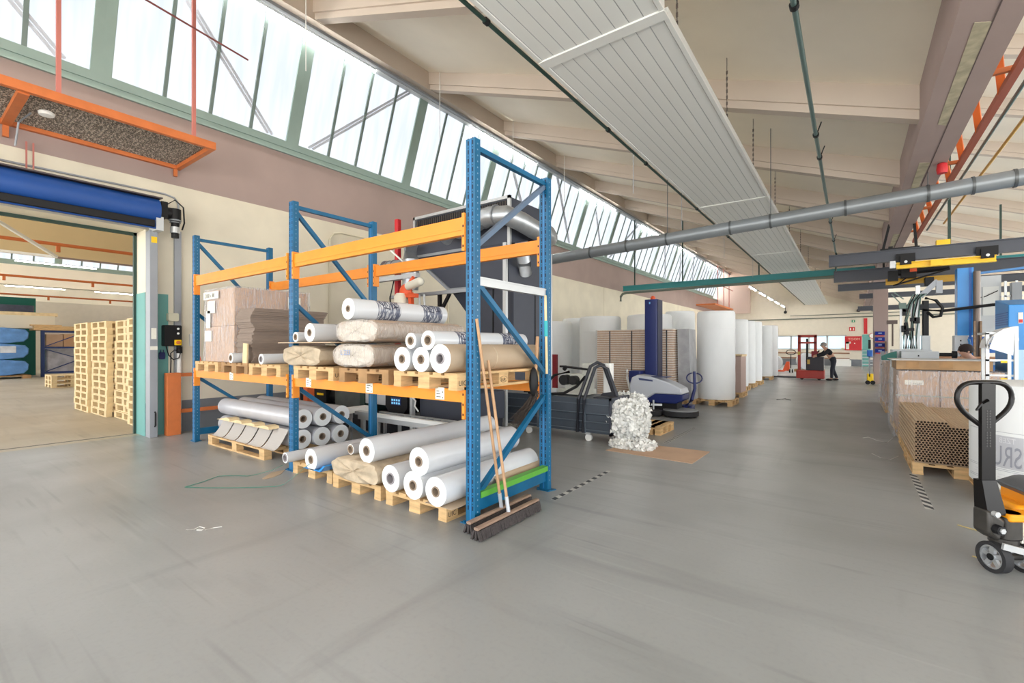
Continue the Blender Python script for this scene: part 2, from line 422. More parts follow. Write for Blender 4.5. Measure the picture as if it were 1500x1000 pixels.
# teal paint round the doorway, cream reveal above it
mb.box(-9.955, 2.635, 0, -9.505, 2.647, 2.4, 2); mb.box(XL - .01, 2.74, 0, XL + .006, 2.96, 2.39, 2)
struct('wall_left', mb, [CREAM, DADO, TEAL])
struct('trim_1', M().box(-9.99, 2.60, 0, -9.94, 2.655, 3.45).box(-9.99, -1.6, 3.40, -9.94, 2.655, 3.46), GREEND)
# far wall with strip window
mb = M(); xa, xb = -9.96, 12.5; yf = YF
mb.box(xa, yf, 0, xb, yf + .3, .5, 1); mb.box(xa, yf, .5, xb, yf + .3, 1.25)
mb.box(xa, yf, 2.36, -0.3, yf + .3, 9.0, 0); mb.box(xa, yf, 1.25, -7.6, yf + .3, 2.36); mb.box(-.3, yf, 1.25, 2.9, yf + .3, 2.36)
mb.box(-.3, yf, 2.36, xb, yf + .3, 9.0); mb.box(4.3, yf, 1.25, xb, yf + .3, 2.36); mb.box(2.9, yf, 2.3, 4.3, yf + .3, 2.36)
for z in (.52, .92): mb.box(-7, yf - .06, z, -.1, yf, z + .09, 3)
mb.box(.66, yf - .03, 0, 1.14, yf, 2.38, 2)
struct('wall_far', mb, [mat('far_wall_pale', (222, 214, 198), .9, var=.04), DADO, TEAL, mat('wood_rail', (150, 110, 86), .7)])
for k in range(6):
    x0 = -7.6 + k * 1.217
    wdw = struct('window_%d' % (k + 1), M().box(x0, yf + .02, 1.25, x0 + .07, yf + .12, 2.36).box(x0 + 1.147, yf + .02, 1.25, x0 + 1.217, yf + .12, 2.36)
           .box(x0, yf + .02, 1.25, x0 + 1.217, yf + .12, 1.32).box(x0, yf + .02, 2.28, x0 + 1.217, yf + .12, 2.36), LGREY)
    part('pane', M().box(x0 + .07, yf + .06, 1.32, x0 + 1.147, yf + .09, 2.28), GLASSF, wdw)
wdw = struct('window_7', M().box(2.9, yf + .02, 1.25, 2.97, yf + .12, 2.3).box(4.23, yf + .02, 1.25, 4.3, yf + .12, 2.3).box(2.97, yf + .02, 1.25, 4.23, yf + .12, 1.32).box(2.97, yf + .02, 2.24, 4.23, yf + .12, 2.3), LGREY)
part('pane', M().box(2.97, yf + .06, 1.32, 4.23, yf + .09, 2.24), GLASSF, wdw)
struct('trim_2', M().box(.76, yf - .05, 2.43, .97, yf, 3.6), RED)

# gutter beams (they carry the saw-tooth roof), one at each bay line
def beam(n, x1, y0, y1, patches=False):
    b = struct('trim_%d' % n, M().box(x1 - .46, y0, ZB, x1, y1, ZT), MAUVE)
    return b
beam(3, XL, YB, YF); beam(4, 1.18, YB, YF)
beam(5, -20, -10, 20); struct('trim_6', M().box(-30.96, -10, ZB, -30.5, 20, 5.2), CEIL); struct('trim_7', M().box(-41.46, -10, ZB, -41, 20, 5.2), CEIL)
# joints and bare patches on the underside of the right beam
pm = M()
for y0, y1, xo in ((3.9, 4.35, .10), (5.6, 8.0, .14), (9.4, 11.6, .12), (15, 17, .13), (18.5, 20, .12)):
    pm.prism([(.72 + xo, y0), (.72 + xo + .13, y0 + .08), (.72 + xo + .11, y1), (.72 + xo + .02, y1 - .1)], 'z', ZB - .003, ZB + .001)
struct('trim_8', pm, PATCH)
jm = M()
for y in (11.8, 23.2, 34): jm.box(.715, y, ZB - .004, 1.185, y + .025, ZB)
jm.box(.98, YB, ZB - .004, .99, YF, ZB)
struct('trim_9', jm, mat('joint_dark', (96, 82, 80), .9))
# column under the right beam
struct('trim_10', M().box(.72, 23.6, 0, 1.18, 24.2, ZB), MAUVE)

# roof bays
LEN = 3.05
def ceil_z(x, xl): return 8.25 - (x - (xl + 1.1)) * .366
def bay(xl, xr, y0, y1, nceil, ZS=0):
    
    a = xl + 1.05
    za, zb = ceil_z(a, xl), ceil_z(xr, xl)
    struct('ceiling.%03d' % nceil, M().prism([(a, za), (xr + .1, zb - .04), (xr + .1, zb + .2), (a, za + .24)], 'y', y0, y1), CEIL)
    # head beam over the windows
    struct('trim_%d' % (11 + nceil), M().prism([(xl + .80, 7.82), (xl + 1.1, 7.82), (xl + 1.1, 8.5), (xl + .86, 8.5)], 'y', y0, y1)
           .prism([(xl + .74, 7.70), (xl + .92, 7.70), (xl + .92, 7.83), (xl + .78, 7.83)], 'y', y0, y1, 1), [RIB, LGREY])
    # ribs
    ys = [5.1 + LEN * k for k in range(-8, 14)]
    ys = [y for y in ys if y0 < y < y1 - .3]
    rm = M().prism([(a - .02, za), (a + .02, za - .42), (xr, zb - .44), (xr, zb + .02)], 'y', -.09, .09).prism([(a - .02, za), (a + .02, za - .3), (xr, zb - .32), (xr, zb + .02)], 'y', -.13, .13)
    rme = mesh_of('rib', rm, RIB)
    for i, y in enumerate(ys):
        o = bpy.data.objects.new('trim_%d' % (30 + nceil * 30 + i), rme); COL.objects.link(o); o.location = (0, y, 0); o['kind'] = 'structure'
    # windows
    S = .35; z0, z1 = 5.5, 7.8; zw = 5.6 - ZS
    def px(x, z): return xl + x + (z - z0) * S
    # sill
    struct('trim_%d' % (21 + nceil), M().box(xl - .08, y0, z0 - ZS, xl + .05 - ZS * .3, y1, z0 + .10 - ZS), GREENF)
    fm = M()
    def slab(mbb, ya, yb, za_, zb_, d0, d1, mi=0):
        mbb.add([(px(d0, za_), ya, za_), (px(d1, za_), ya, za_), (px(d1, za_), yb, za_), (px(d0, za_), yb, za_), (px(d0, zb_), ya, zb_), (px(d1, zb_), ya, zb_), (px(d1, zb_), yb, zb_), (px(d0, zb_), yb, zb_)],
                [(3, 2, 1, 0), (4, 5, 6, 7), (0, 1, 5, 4), (1, 2, 6, 5), (2, 3, 7, 6), (3, 0, 4, 7)], mi)
    slab(fm, 0, .13, zw, z1, -.04, .04); slab(fm, LEN - .13, LEN, zw, z1, -.04, .04)
    slab(fm, .13, LEN - .13, zw, zw + .12, -.04, .04); slab(fm, .13, LEN - .13, z1 - .06, z1, -.04, .04)
    wd = (LEN - .26) / 4
    mm = M()
    for k in (1, 2, 3): slab(mm, .13 + wd * k - .028, .13 + wd * k + .028, zw + .12, z1 - .06, -.03, .035)
    panes = []
    for k in range(4):
        pmb = M(); slab(pmb, .13 + wd * k, .13 + wd * (k + 1), zw + .12, z1 - .06, -.012, 0); panes.append(mesh_of('pane', pmb, PANE))
    fme, mme = mesh_of('window_frame', fm, GREENF), mesh_of('mullion', mm, GREEND if 0 else mat('mullion_grey', (122, 138, 134), .5))
    # wind brace rods that cross behind the mullions
    braces = []
    for sgn in (0, 1):
        bm_ = M()
        for off in (0, .09):
            ya, yb = (.45 + off, LEN - .5 + off) if sgn == 0 else (LEN - .45 - off, .45 - off)
            bm_.bar((px(.02, 7.7), ya, 7.7), (px(.02, 5.75), yb, 5.75), .05, .006, up=(1, 0, -.35))
        braces.append(mesh_of('brace', bm_, mat('brace_grey', (206, 212, 224), .6)))
    y = 2.05 + LEN * math.floor((y0 - 2.05) / LEN + 1); i = 0
    while y + LEN <= y1 + .2:
        o = bpy.data.objects.new('window_%d' % (10 + nceil * 30 + i), fme); COL.objects.link(o); o.location = (0, y, 0); o['kind'] = 'structure'
        for nm, me in [('mullion', mme)] + [('pane', p) for p in panes] + ([('brace', braces[0 if i % 5 in (0, 1, 2) else 1])] if i % 5 != 4 else []):
            c = bpy.data.objects.new(nm, me); COL.objects.link(c); c.parent = o
        y += LEN; i += 1
bay(XL, .72, YB, YF, 0)
bay(1.18, 11.4, YB, YF, 1)
bay(-20, -9.96, -10, 20, 2, .0)
bay(-30.5, -20.46, -10, 20, 3, .3)
bay(-41, -30.96, -10, 20, 4, .3)
# second room: ochre face on its first beam, far and side walls
struct('trim_25', M().box(-20.0, -10, 4.3, -19.98, 20, 5.5), CREAM2)
struct('wall_back_room', M().box(-41.5, -12, 0, -41, 22, ZB), mat('room2_wall', (214, 204, 190), .9, var=.04))
struct('wall_back_room.001', M().box(-41, 19, 0, -9.96, 19.3, 8.6), CREAM)
mb = M()
for x in (-20, -30.5, -41): mb.box(x, YF - .0, 0, x + .01, YF, .1)
# pink end return by the last window
struct('trim_26', M().box(-9.5, YF - .25, 4.3, -6.9, YF, 8.3), mat('pink_return', (206, 184, 172), .9))
# control joints in left wall
jm = M()
for y in (8.2, 14.3, 20.4, 26.5): jm.box(XL, y, .55, XL + .004, y + .02, ZB)
struct('trim_27', jm, mat('wall_joint', (188, 178, 152), .9))
# grey concrete joint of the doorway
struct('trim_28', M().box(-9.98, -1.6, -.004, -9.93, 2.64, .001), mat('threshold', (110, 108, 104), .9))
# gutter-beam rails and cable line along the left wall above the doorway
# ------------------------------------------------------------ lights
def led(x, z, y0, y1, label, group):
    lm = LEDM if x != -4.3 else mat('led_tube_far', (255, 253, 246), .4, emit=70)
    t = thing('led_light', label, 'light', (x, y0, z), 0, group)
    part('tube', M().rbox(x - .03, y0, z - .035, x + .03, y1, z, .015, axis='y'), lm, t)
    part('housing', M().box(x - .035, y0, z, x + .035, y1, z + (.035 if z > 6 else .03)), LGREY, t)
    return t
for k, y0 in enumerate([-6.6, -.0, 3.29 + 0, 9.88, 16.4, 23.0, 29.6, 36.2]):
    led(-8.62, 7.665, y0, y0 + 3.3, 'long white tube light under the head of the sloping roof windows', 'tube lights along the roof windows')
for k in range(5):
    y0 = 27 + k * 3.4
    led(-4.3, 4.62, y0, y0 + 1.9, 'white tube light of the lower row hanging before the far wall', 'tube lights of the far row')
for k in range(6):
    for xx in (-27.3, -38.9):
        led(xx, 4.98, -4.5 + k * 3.9 + (1.0 if xx < -30 else 0), -2.0 + k * 3.9 + (1.0 if xx < -30 else 0), 'white tube light under the roof of the room behind the doorway', 'tube lights in the room behind the doorway')
single('light_rail', M().box(-8.5, YB, 7.66, -8.42, YF, 7.72), [MGREY], 'thin grey rail line running beside the upper tube lights', 'rail')
single('light_rail', M().box(-4.32, 26.5, 4.65, -4.28, 43.6, 4.70), [MGREY], 'thin rail carrying the far lower row of tube lights', 'rail')
for p in range(0): pass

# ------------------------------------------------------------ doorway gear
t = thing('roll_up_door', 'blue fabric roll-up door rolled up over the wide doorway', 'door', (-9.3, .6, 3.4))
part('curtain_roll', M().cyl((-9.22, -1.7, 3.70), (-9.22, 2.72, 3.70), .21, n=28), BLUEDOOR, t)
part('curtain', M().prism([(-9.10, 3.55), (-9.06, 3.40), (-9.10, 3.40), (-9.15, 3.60)], 'y', -1.65, 2.66), BLUEDOOR, t)
part('bottom_bar', M().box(-9.2, -1.65, 3.42, -9.03, 2.64, 3.53), BLACK, t, bevel=.01)
part('top_cover', M().prism([(-9.46, 3.93), (-9.05, 3.90), (-9.05, 3.92), (-9.46, 3.95)], 'y', -1.7, 2.75), mat('cover_brown', (84, 74, 74), .6), t)
m_ = part('motor', M().cyl((-9.22, 2.80, 3.72), (-9.22, 3.02, 3.72), .10).cyl((-9.18, 2.96, 3.80), (-9.18, 2.96, 3.62), .085).cyl((-9.18, 2.96, 3.60), (-9.18, 2.96, 3.58), .07).cyl((-9.18, 2.96, 3.57), (-9.18, 2.96, 3.50), .06).box(-9.3, 2.75, 3.62, -9.12, 2.84, 3.88), [BLACK], t)
part('motor_cap', M().cyl((-9.18, 2.96, 3.50), (-9.18, 2.96, 3.40), .07), ALU, m_); part('brake_cap', M().cyl((-9.18, 2.96, 3.40), (-9.18, 2.96, 3.32), .055), BLACK, m_); part('fan_ring', M().cyl((-9.18, 2.96, 3.62), (-9.18, 2.96, 3.60), .088).cyl((-9.18, 2.96, 3.58), (-9.18, 2.96, 3.57), .08), MGREY, m_)
part('motor_cable', M().tube([(-9.2, 2.85, 3.86), (-9.15, 2.95, 3.95), (-9.15, 3.07, 3.85), (-9.2, 3.1, 3.6), (-9.3, 3.1, 3.5)], .012), BLACK, m_)
part('bracket', M().box(-9.4, 2.66, 3.38, -9.05, 2.76, 3.6), LGREY, t)
for ya, yb in ((2.63, 2.74), (-1.85, -1.6)):
    g = part('guide_post', M().box(-9.45, ya, 0, -9.25, yb, 3.40), STEELM, t, bevel=.006)
    if ya > 0:
        part('warning_sticker', M().box(-9.25, 2.65, 3.20, -9.248, 2.73, 3.30), YELL, g, label='yellow sticker near the top')
        part('notice_sticker', M().box(-9.25, 2.65, 1.62, -9.248, 2.72, 1.8).box(-9.25, 2.635, 1.44, -9.248, 2.735, 1.5), PAPER, g)
        part('handle', M().tube([(-9.25, 2.70, .42), (-9.22, 2.70, .40), (-9.22, 2.70, .20), (-9.25, 2.70, .18)], .012), BLACK, g)
t = thing('conduit', 'thin grey conduit bending down beside the roll-up door', 'pipe', (XL, 3.12, 0))
part('pipe_run', M().tube([(-9.47, -4, 4.05), (-9.47, 1, 4.07), (-9.47, 2.9, 4.10), (-9.47, 3.04, 4.07), (-9.47, 3.1, 3.98), (-9.47, 3.11, 3.6)], .016), STEELM, t)
part('duct_cover', M().box(-9.5, 3.04, 1.0, -9.45, 3.14, 3.5), STEELM, t)
part('white_pipe', M().cyl((-9.43, 3.10, .02), (-9.43, 3.10, 1.38), .035), WHITE, t)
single('conduit', M().tube([(-9.45, -4, 4.02), (-9.45, 1, 3.99), (-9.45, 1.3, 3.98)], .012).tube([(-9.44, 1.25, 4.4), (-9.43, 1.25, 3.9)], .01).tube([(-9.44, 1.32, 4.4), (-9.43, 1.32, 3.9)], .01), PINK, 'thin reddish wires hanging down to the roll-up door cover', 'cable')
t = thing('control_box', 'black control box with yellow switch beside the doorway', 'control box', (XL, 2.99, 1.5))
part('housing', M().rbox(-9.49, 2.86, 1.50, -9.34, 3.11, 1.86, .02, axis='x'), BLACK, t)
part('yellow_switch', M().rbox(-9.34, 3.0, 1.52, -9.325, 3.1, 1.61, .01, axis='x'), YELL, t)
part('rotary_knob', M().cyl((-9.325, 3.05, 1.565), (-9.30, 3.05, 1.565), .03), ORANGEP, t)
part('push_button', M().cyl((-9.34, 3.055, 1.80), (-9.33, 3.055, 1.80), .018).cyl((-9.34, 3.055, 1.72), (-9.33, 3.055, 1.72), .018), WHITE, t)
part('cable', M().tube([(-9.4, 2.9, 1.5), (-9.38, 2.93, 1.35), (-9.38, 3.0, 1.27), (-9.38, 3.08, 1.3), (-9.38, 3.1, 1.38), (-9.38, 3.02, 1.44), (-9.38, 2.96, 1.38), (-9.4, 2.97, 1.25), (-9.42, 2.97, 1.0)], .009), BLACK, t)
single('alarm_lamp', M().rbox(-9.49, 2.93, 1.93, -9.38, 3.08, 2.07, .025, axis='x'), mat('cream_plastic', (204, 200, 178), .5), 'small cream lamp housing above the black control box', 'lamp')
t = thing('wall_socket', 'white double wall socket with orange plug lead', 'socket', (XL, 3.3, 1.5))
part('plate', M().rbox(-9.5, 3.27, 1.5, -9.45, 3.38, 1.72, .015, axis='x'), WHITE, t)
part('plug', M().cyl((-9.45, 3.33, 1.55), (-9.39, 3.33, 1.53), .022), BLACK, t)
part('lead', M().tube([(-9.40, 3.33, 1.53), (-9.33, 3.36, 1.4), (-9.28, 3.4, 1.15), (-9.25, 3.42, 1.0)], .008), ORRED, t)
single('padlock_holder', M().rbox(-9.49, 2.82, 1.28, -9.44, 2.90, 1.40, .02, axis='x').tube([(-9.46, 2.84, 1.39), (-9.46, 2.84, 1.44), (-9.46, 2.88, 1.44), (-9.46, 2.88, 1.39)], .007), NAVY, 'small blue plug holder on the teal strip', 'plug')
single('valve', M().cyl((-9.42, 3.1, 1.38), (-9.42, 3.1, 1.5), .045).cyl((-9.42, 3.07, 1.44), (-9.36, 3.07, 1.46), .02), BLACK, 'dark valve on top of the white wall pipe', 'valve')
t = thing('guard_rail', 'orange steel guard rail along the wall next to doorway', 'guard rail', (-9.3, 3, 0))
part('post', M().box(-9.36, 2.86, 0, -9.22, 3.06, 1.05), ORANGEP, t, bevel=.004)
part('rail', M().box(-9.33, 3.06, .98, -9.27, 5.3, 1.04), ORANGEP, t); part('rail', M().box(-9.33, 3.06, .36, -9.27, 5.3, .42), ORANGEP, t)

# platform with grating above the doorway
t = thing('hanging_platform', 'orange framed hanging platform with steel grating above the doorway', 'platform', (-8.7, 1, 4.6))
zf = 4.62
part('edge_beam', M().box(-8.09, -4, 4.57, -8.02, 3.13, 4.68), ORANGEP, t); part('edge_beam', M().box(-9.49, -4, 4.57, -9.42, 3.13, 4.68), ORANGEP, t)
part('end_beam', M().box(-9.42, 3.06, 4.57, -8.09, 3.13, 4.68), ORANGEP, t); part('cross_beam', M().box(-9.42, 1.0, 4.55, -8.09, 1.1, 4.62), ORANGEP, t); part('cross_beam', M().box(-9.42, -1.4, 4.55, -8.09, -1.3, 4.62), ORANGEP, t)
g = M()
for k in range(28): g.box(-9.42 + k * .048, -4, 4.63, -9.414 + k * .048, 3.06, 4.65)
y = -3.98
while y < 3.05: g.box(-9.42, y, 4.632, -8.09, y + .007, 4.646); y += .048
part('grating', g, GRATE, t, smooth=False)
for yy in (1.35, 2.84, -1.6): part('hanger', M().bar((-8.06, yy, 4.68), (-8.06, yy, 7.9), .045, .045), PINK, t)
part('bracket', M().bar((-9.45, 3.05, 4.56), (-9.45, 3.05, 4.44), .05, .05), ORANGEP, t); part('bracket', M().bar((-9.45, 1.05, 4.55), (-9.45, 1.05, 4.40), .06, .06), ORANGEP, t)
part('tie_rod', M().tube([(-8.3, -2.5, 6.95), (-8.12, 1.35, 6.55), (-8.0, 3.6, 6.2)], .014), mat('rod_red', (140, 82, 80), .5), t)
single('smoke_detector', M().lathe([(.03, -.06), (.075, -.055), (.085, -.02), (.06, 0)], (-8.64, 1.33, 4.62), 20), WHITE, 'round white smoke detector under the orange platform', 'smoke detector')
single('cable_stub', M().tube([(-8.75, 1.2, 4.58), (-9.0, 1.12, 4.5), (-9.1, 1.1, 4.2)], .012), STEELM, 'short grey conduit stub below the hanging platform', 'pipe')
# similar platform at the hall's far end
t = thing('hanging_platform', 'distant rust orange platform high at the end of the windows', 'platform', (-8.7, 41, 4.6))
part('deck', M().box(-9.45, 36.5, 4.57, -8.1, 43, 4.68), ORANGEP, t)
for yy in (37.5, 39.5, 41.5): part('hanger', M().bar((-8.14, yy, 4.68), (-8.14, yy, 7.6), .05, .05), PINK, t)
part('hanger', M().bar((-8.14, 37, 6.2), (-8.14, 43, 6.2), .04, .04), PINK, t)

# ------------------------------------------------------------ radiant panel and its fittings
ZP = 4.75
k = (ZP - 1.5) / 3.5
x0, x1 = -3.1 * k, -1.58 * k
t = thing('radiant_panel', 'long white ribbed radiant heating panel hung under the roof', 'heating panel', ((x0 + x1) / 2, 2, ZP))
seams = [4.89 * k, 12.3 * k, 19.9 * k, 27.3 * k, 34.8 * k, YF - .4]
ys = [-6] + seams; n = 9
for i in range(len(ys) - 1):
    a, b = ys[i] + .05, ys[i + 1] - .05
    pm = M(); wd = (x1 - x0 - .08) / n
    for j in range(n):
        xs = x0 + .04 + j * wd
        pm.box(xs + .006, a, ZP, xs + wd - .006, b, ZP + .03)
        pm.box(xs - .006, a, ZP + .004, xs + .006, b, ZP + .02, 1)
    pm.box(x0 - .01, a, ZP - .012, x0 + .035, b, ZP + .09); pm.box(x1 - .035, a, ZP - .012, x1 + .01, b, ZP + .09)
    part('panel_section', pm, [RADI, RADG], t, smooth=False)
for y in seams[:-1]: part('seam_cover', M().box(x0 - .012, y - .07, ZP - .018, x1 + .012, y + .07, ZP + .01), RADI, t)
for y in (5.3, 7.89, 10.31, 13.6, 17, 21, 25, 30, 35):
    y *= k; cm = M()
    for xx in (x0 + .02, x1):
        zc = ceil_z(xx, XL)
        z = ZP + .09; i = 0
        while z < min(zc, ZP + .75):
            cm.bar((xx, y, z), (xx, y, z + .05), .022 if i % 2 else .006, .006 if i % 2 else .022); z += .045; i += 1
        cm.cyl((xx, y, z), (xx, y, zc + .05), .005, n=5)
    part('chain', cm, mat('chain_dark', (110, 100, 94), .5, .5), t)
t = thing('pipe_run', 'thin dark green pipe clipped along the window side of heating panel', 'pipe', (x0, 2, ZP))
part('pipe', M().cyl((x0 - .09, -6, ZP + .02), (x0 - .09, YF - .5, ZP + .02), .022, n=10), GREEND, t)
for y in (3.6, 6.5, 8.1, 11.5, 15): part('clamp', M().cyl((x0 - .09, y, ZP + .02), (x0 - .09, y + .05, ZP + .02), .034), BLACK, t)
for i, (u_, yy) in enumerate(((0, 7.6), (1, 10.4), (2, 14.6), (3, 19.5))):
    xw = x0 - .12
    single('suspension_wire', M().cyl((xw, yy, 4.1), (xw, yy, ceil_z(xw, XL)), .006, n=5), STEELM, 'thin vertical suspension wire hanging from the roof near heating panel', 'wire', 'suspension wires by the heating panel')
for yy in (4.6, 8.0, 11.0, 14):
    single('suspension_wire', M().cyl((-8.0, yy, 6.5), (-8.0, yy, 8.15), .009, n=5), WHITE, 'pale cord hanging from the roof slab close to the windows', 'wire', 'cords near the roof windows')
# green vertical-looking pipe near the beam
t = thing('pipe_run', 'grey green pipe under the roof between heating panel and beam', 'pipe', (-.42, 5, 4.6))
part('pipe', M().cyl((-.42, -5, 4.6), (-.42, 18.6, 4.6), .026, n=12), mat('pipe_green', (96, 120, 116), .4, .2), t)
for y in (4.9, 8.1, 9.1, 14.0, 16.5): part('clamp', M().cyl((-.42, y, 4.6), (-.42, y + .06, 4.6), .04).bar((-.40, y, 4.62), (-.35, y, 4.76), .015, .015), BLACK, t)
part('end_drop', M().tube([(-.42, 18.6, 4.6), (-.40, 18.8, 4.55), (-.40, 18.8, 4.3), (-.42, 18.8, 3.9)], .026), GREEND, t)

# big grey pipe across the hall
t = thing('ventilation_pipe', 'thick grey duct pipe crossing the hall below the roof', 'pipe', (-2, 10, 3.8))
pts = [(-6.6, 10, 3.70), (-5.2, 10, 3.72), (.98, 10, 3.99), (2.06, 10, 3.87 + .14), (7, 10, 4.15)]
A, B = Vector((-6.6, 10, 3.66)), Vector((7, 10, 4.20))
part('pipe', M().cyl(A, B, .125, n=28), PIPEG, t)
for x in (-5.0, -4.1, -3.2, -1.95, -1.25, -.1, .98, 1.5, 1.95):
    p = A.lerp(B, (x + 6.6) / 13.6); cl = M(); cl.cyl(p, p + Vector((.035, 0, .001)), .137, n=28)
    if x in (-3.2, -1.25, .98): cl.cyl((p.x + .017, 10, p.z + .13), (p.x + .017, 10, ceil_z(p.x, XL) if x < .7 else 4.4), .007, n=6)
    part('clamp', cl, mat('clamp_grey', (98, 102, 104), .4, .5), t)

# teal crane rail and pipe at Y 22
t = thing('crane_rail', 'teal painted steel rail hung across the hall in the distance', 'rail', (-4, 22, 4.3))
part('rail', M().box(-9.2, 21.94, 4.24, 9, 22.06, 4.27).box(-9.2, 21.99, 4.24, 9, 22.01, 4.5).box(-9.2, 21.94, 4.47, 9, 22.06, 4.5), TEALM, t)
for x in (-8.6, -6.3, -3.15, 4): part('hanger', M().bar((x, 22, 4.5), (x, 22, ceil_z(x, XL) if x < 1 else 6.2), .05, .05), GREEND, t)
single('pipe_run', M().tube([(-9.2, 21.7, 3.72), (-9.2, 21.7, 3.95), (-9.1, 21.7, 4.08), (-8.9, 21.7, 4.12), (-.7, 21.7, 4.17), (0.6, 21.7, 4.17)], .06, n=10), mat('pipe_olive', (104, 112, 102), .5), 'grey green pipe with a bent down end below the teal rail', 'pipe')

# black crane rails
def rail(name, x0, x1, y, zt, h, label, wd=.16):
    t = thing(name, label, 'crane rail', ((x0 + x1) / 2, y, zt))
    part('rail', M().box(x0, y - wd / 2, zt - h, x1, y + wd / 2, zt - h + .02).box(x0, y - .03, zt - h + .02, x1, y + .03, zt - .02).box(x0, y - wd / 2, zt - .02, x1, y + wd / 2, zt)
         .box(x0 - .01, y - wd / 2, zt - h, x0, y + wd / 2, zt), CHARC if False else mat('rail_anthracite', (70, 74, 84), .35), t)
    return t
t = rail('crane_rail', -.44, 7.5, 14, 3.75, .28, 'long anthracite crane rail, topmost and nearest of the row')
part('hanger', M().box(.7, 13.9, 3.75, .78, 14.1, 3.82).box(.55, 13.92, 3.75, 1.25, 14.08, 3.78).bar((.6, 14, 3.75), (.72, 14, 4.35), .05, .05).bar((1.2, 14, 3.75), (1.16, 14, 4.35), .05, .05), BLACK, t)
t = rail('crane_rail', -.41, 8.2, 16.8, 3.72, .33, 'second anthracite crane rail just behind the nearest one')
part('hanger', M().bar((.74, 16.8, 3.7), (.74, 16.8, 4.35), .05, .05), BLACK, t)
rail('crane_rail', -.38, 8.6, 20.5, 3.72, .24, 'third anthracite crane rail counted back from the nearest')
rail('crane_rail', .3, 8, 26, 3.84, .22, 'fourth anthracite crane rail passing behind the column')
rail('crane_rail', .3, 8, 32, 3.70, .25, 'farthest anthracite crane rail behind the column')
# trolley
t = thing('crane_trolley', 'yellow crane trolley hanging under the nearest dark rail', 'crane trolley', (1.6, 13.9, 3.3))
part('carriage_beam', M().box(.84, 13.83, 3.40, 2.46, 13.97, 3.42).box(.84, 13.89, 3.30, 2.46, 13.91, 3.42).box(.84, 13.83, 3.28, 2.46, 13.97, 3.30).box(1.42, 13.8, 3.29, 1.62, 13.82, 3.42), YELL, t)
for x in (1.0, 2.32):
    o = part('wheel_plate', M().box(x - .17, 13.86, 3.42, x + .17, 13.88, 3.62).box(x - .1, 13.80, 3.36, x + .1, 13.84, 3.56), BLACK, t)
    part('bolt', M().cyl((x, 13.80, 3.42), (x, 13.78, 3.42), .03), ALU, o)
part('hook_block', M().box(.72, 13.8, 3.30, .82, 13.95, 3.46), ALU, t)
t = thing('chain_hoist', 'yellow hoist bridge with black motor under the second rail', 'hoist', (1.3, 15.5, 3.1))
part('carriage_beam', M().box(.72, 15.4, 3.22, 2.3, 15.5, 3.24).box(.72, 15.44, 3.08, 2.3, 15.46, 3.24).box(.72, 15.4, 3.08, 2.3, 15.5, 3.10), mat('yellow_dark', (206, 160, 40), .45), t)
part('motor', M().cyl((.95, 15.2, 3.36), (1.9, 15.2, 3.42), .09).box(1.0, 15.1, 3.2, 1.3, 15.3, 3.42).box(1.45, 15.1, 2.98, 1.62, 15.3, 3.18), BLACK, t, bevel=.01)
part('emergency_box', M().box(1.17, 15.06, 3.34, 1.30, 15.1, 3.5), ORRED, t)
part('chain_bag', M().box(.75, 15.1, 3.15, .95, 15.25, 3.4), BLACK, t)
part('cable', M().tube([(1.1, 15.1, 3.2), (.95, 15.0, 3.05), (.85, 15.05, 3.02), (1.9, 15.1, 3.35)], .02), BLACK, t)
single('junction_box', M().box(1.53, 13.92, 3.75, 1.76, 14.08, 3.86), YELL, 'bright yellow box on top of the nearest crane rail', 'box')
t = thing('energy_line', 'pale blue air hose reel running along the second rail', 'hose', (3.5, 15.4, 3.3))
part('hose', M().cyl((2.3, 15.4, 3.22), (5, 15.4, 3.42), .03), mat('hose_blue', (96, 150, 210), .4), t)

# orange cable ladder right of the beam
t = thing('cable_truss', 'orange lattice truss hanging beside the mauve roof beam', 'truss', (1.36, 9, 4.3))
part('bottom_chord', M().bar((1.36, 2, 4.32), (1.36, 16.5, 4.32), .07, .07), mat('truss_brown', (170, 92, 66), .5), t)
y = 2.2
while y < 16: part('diagonal', M().bar((1.20, y, 4.78), (1.36, y + .62, 4.34), .07, .07), mat('truss_orange', (232, 118, 56), .45), t); y += 1.15
for y in (3.5, 6.9, 9.9, 12.8, 15.2): part('bracket', M().bar((1.18, y, 4.36), (1.42, y, 4.36), .05, .05), ORANGEP, t)
for a_, b_, mt, lab in (((1.6, 2, 4.5), (1.58, 16, 4.5), mat('pipe_green', (96, 120, 116)), 'thin green grey pipe running beside the orange truss'),
                        ((1.92, 3, 4.62), (1.9, 16, 4.62), mat('yellow_gas', (206, 166, 84), .5), 'thin yellow pipe on the right of the orange truss')):
    single('pipe_run', M().cyl(a_, b_, .022, n=10), mt, lab, 'pipe')
single('warning_beacon', M().lathe([(.06, 0), (.07, .06), (.06, .14), (.03, .16)], (1.12, 9.6, 4.14), 16), RED, 'small red beacon lamp next to the grey duct clamp', 'lamp')
single('hanger_rod', M().bar((1.75, 14, 3.75), (1.75, 14, 7.9), .05, .05), GREEND, 'dark green vertical hanger rod above the nearest crane rail', 'rod')
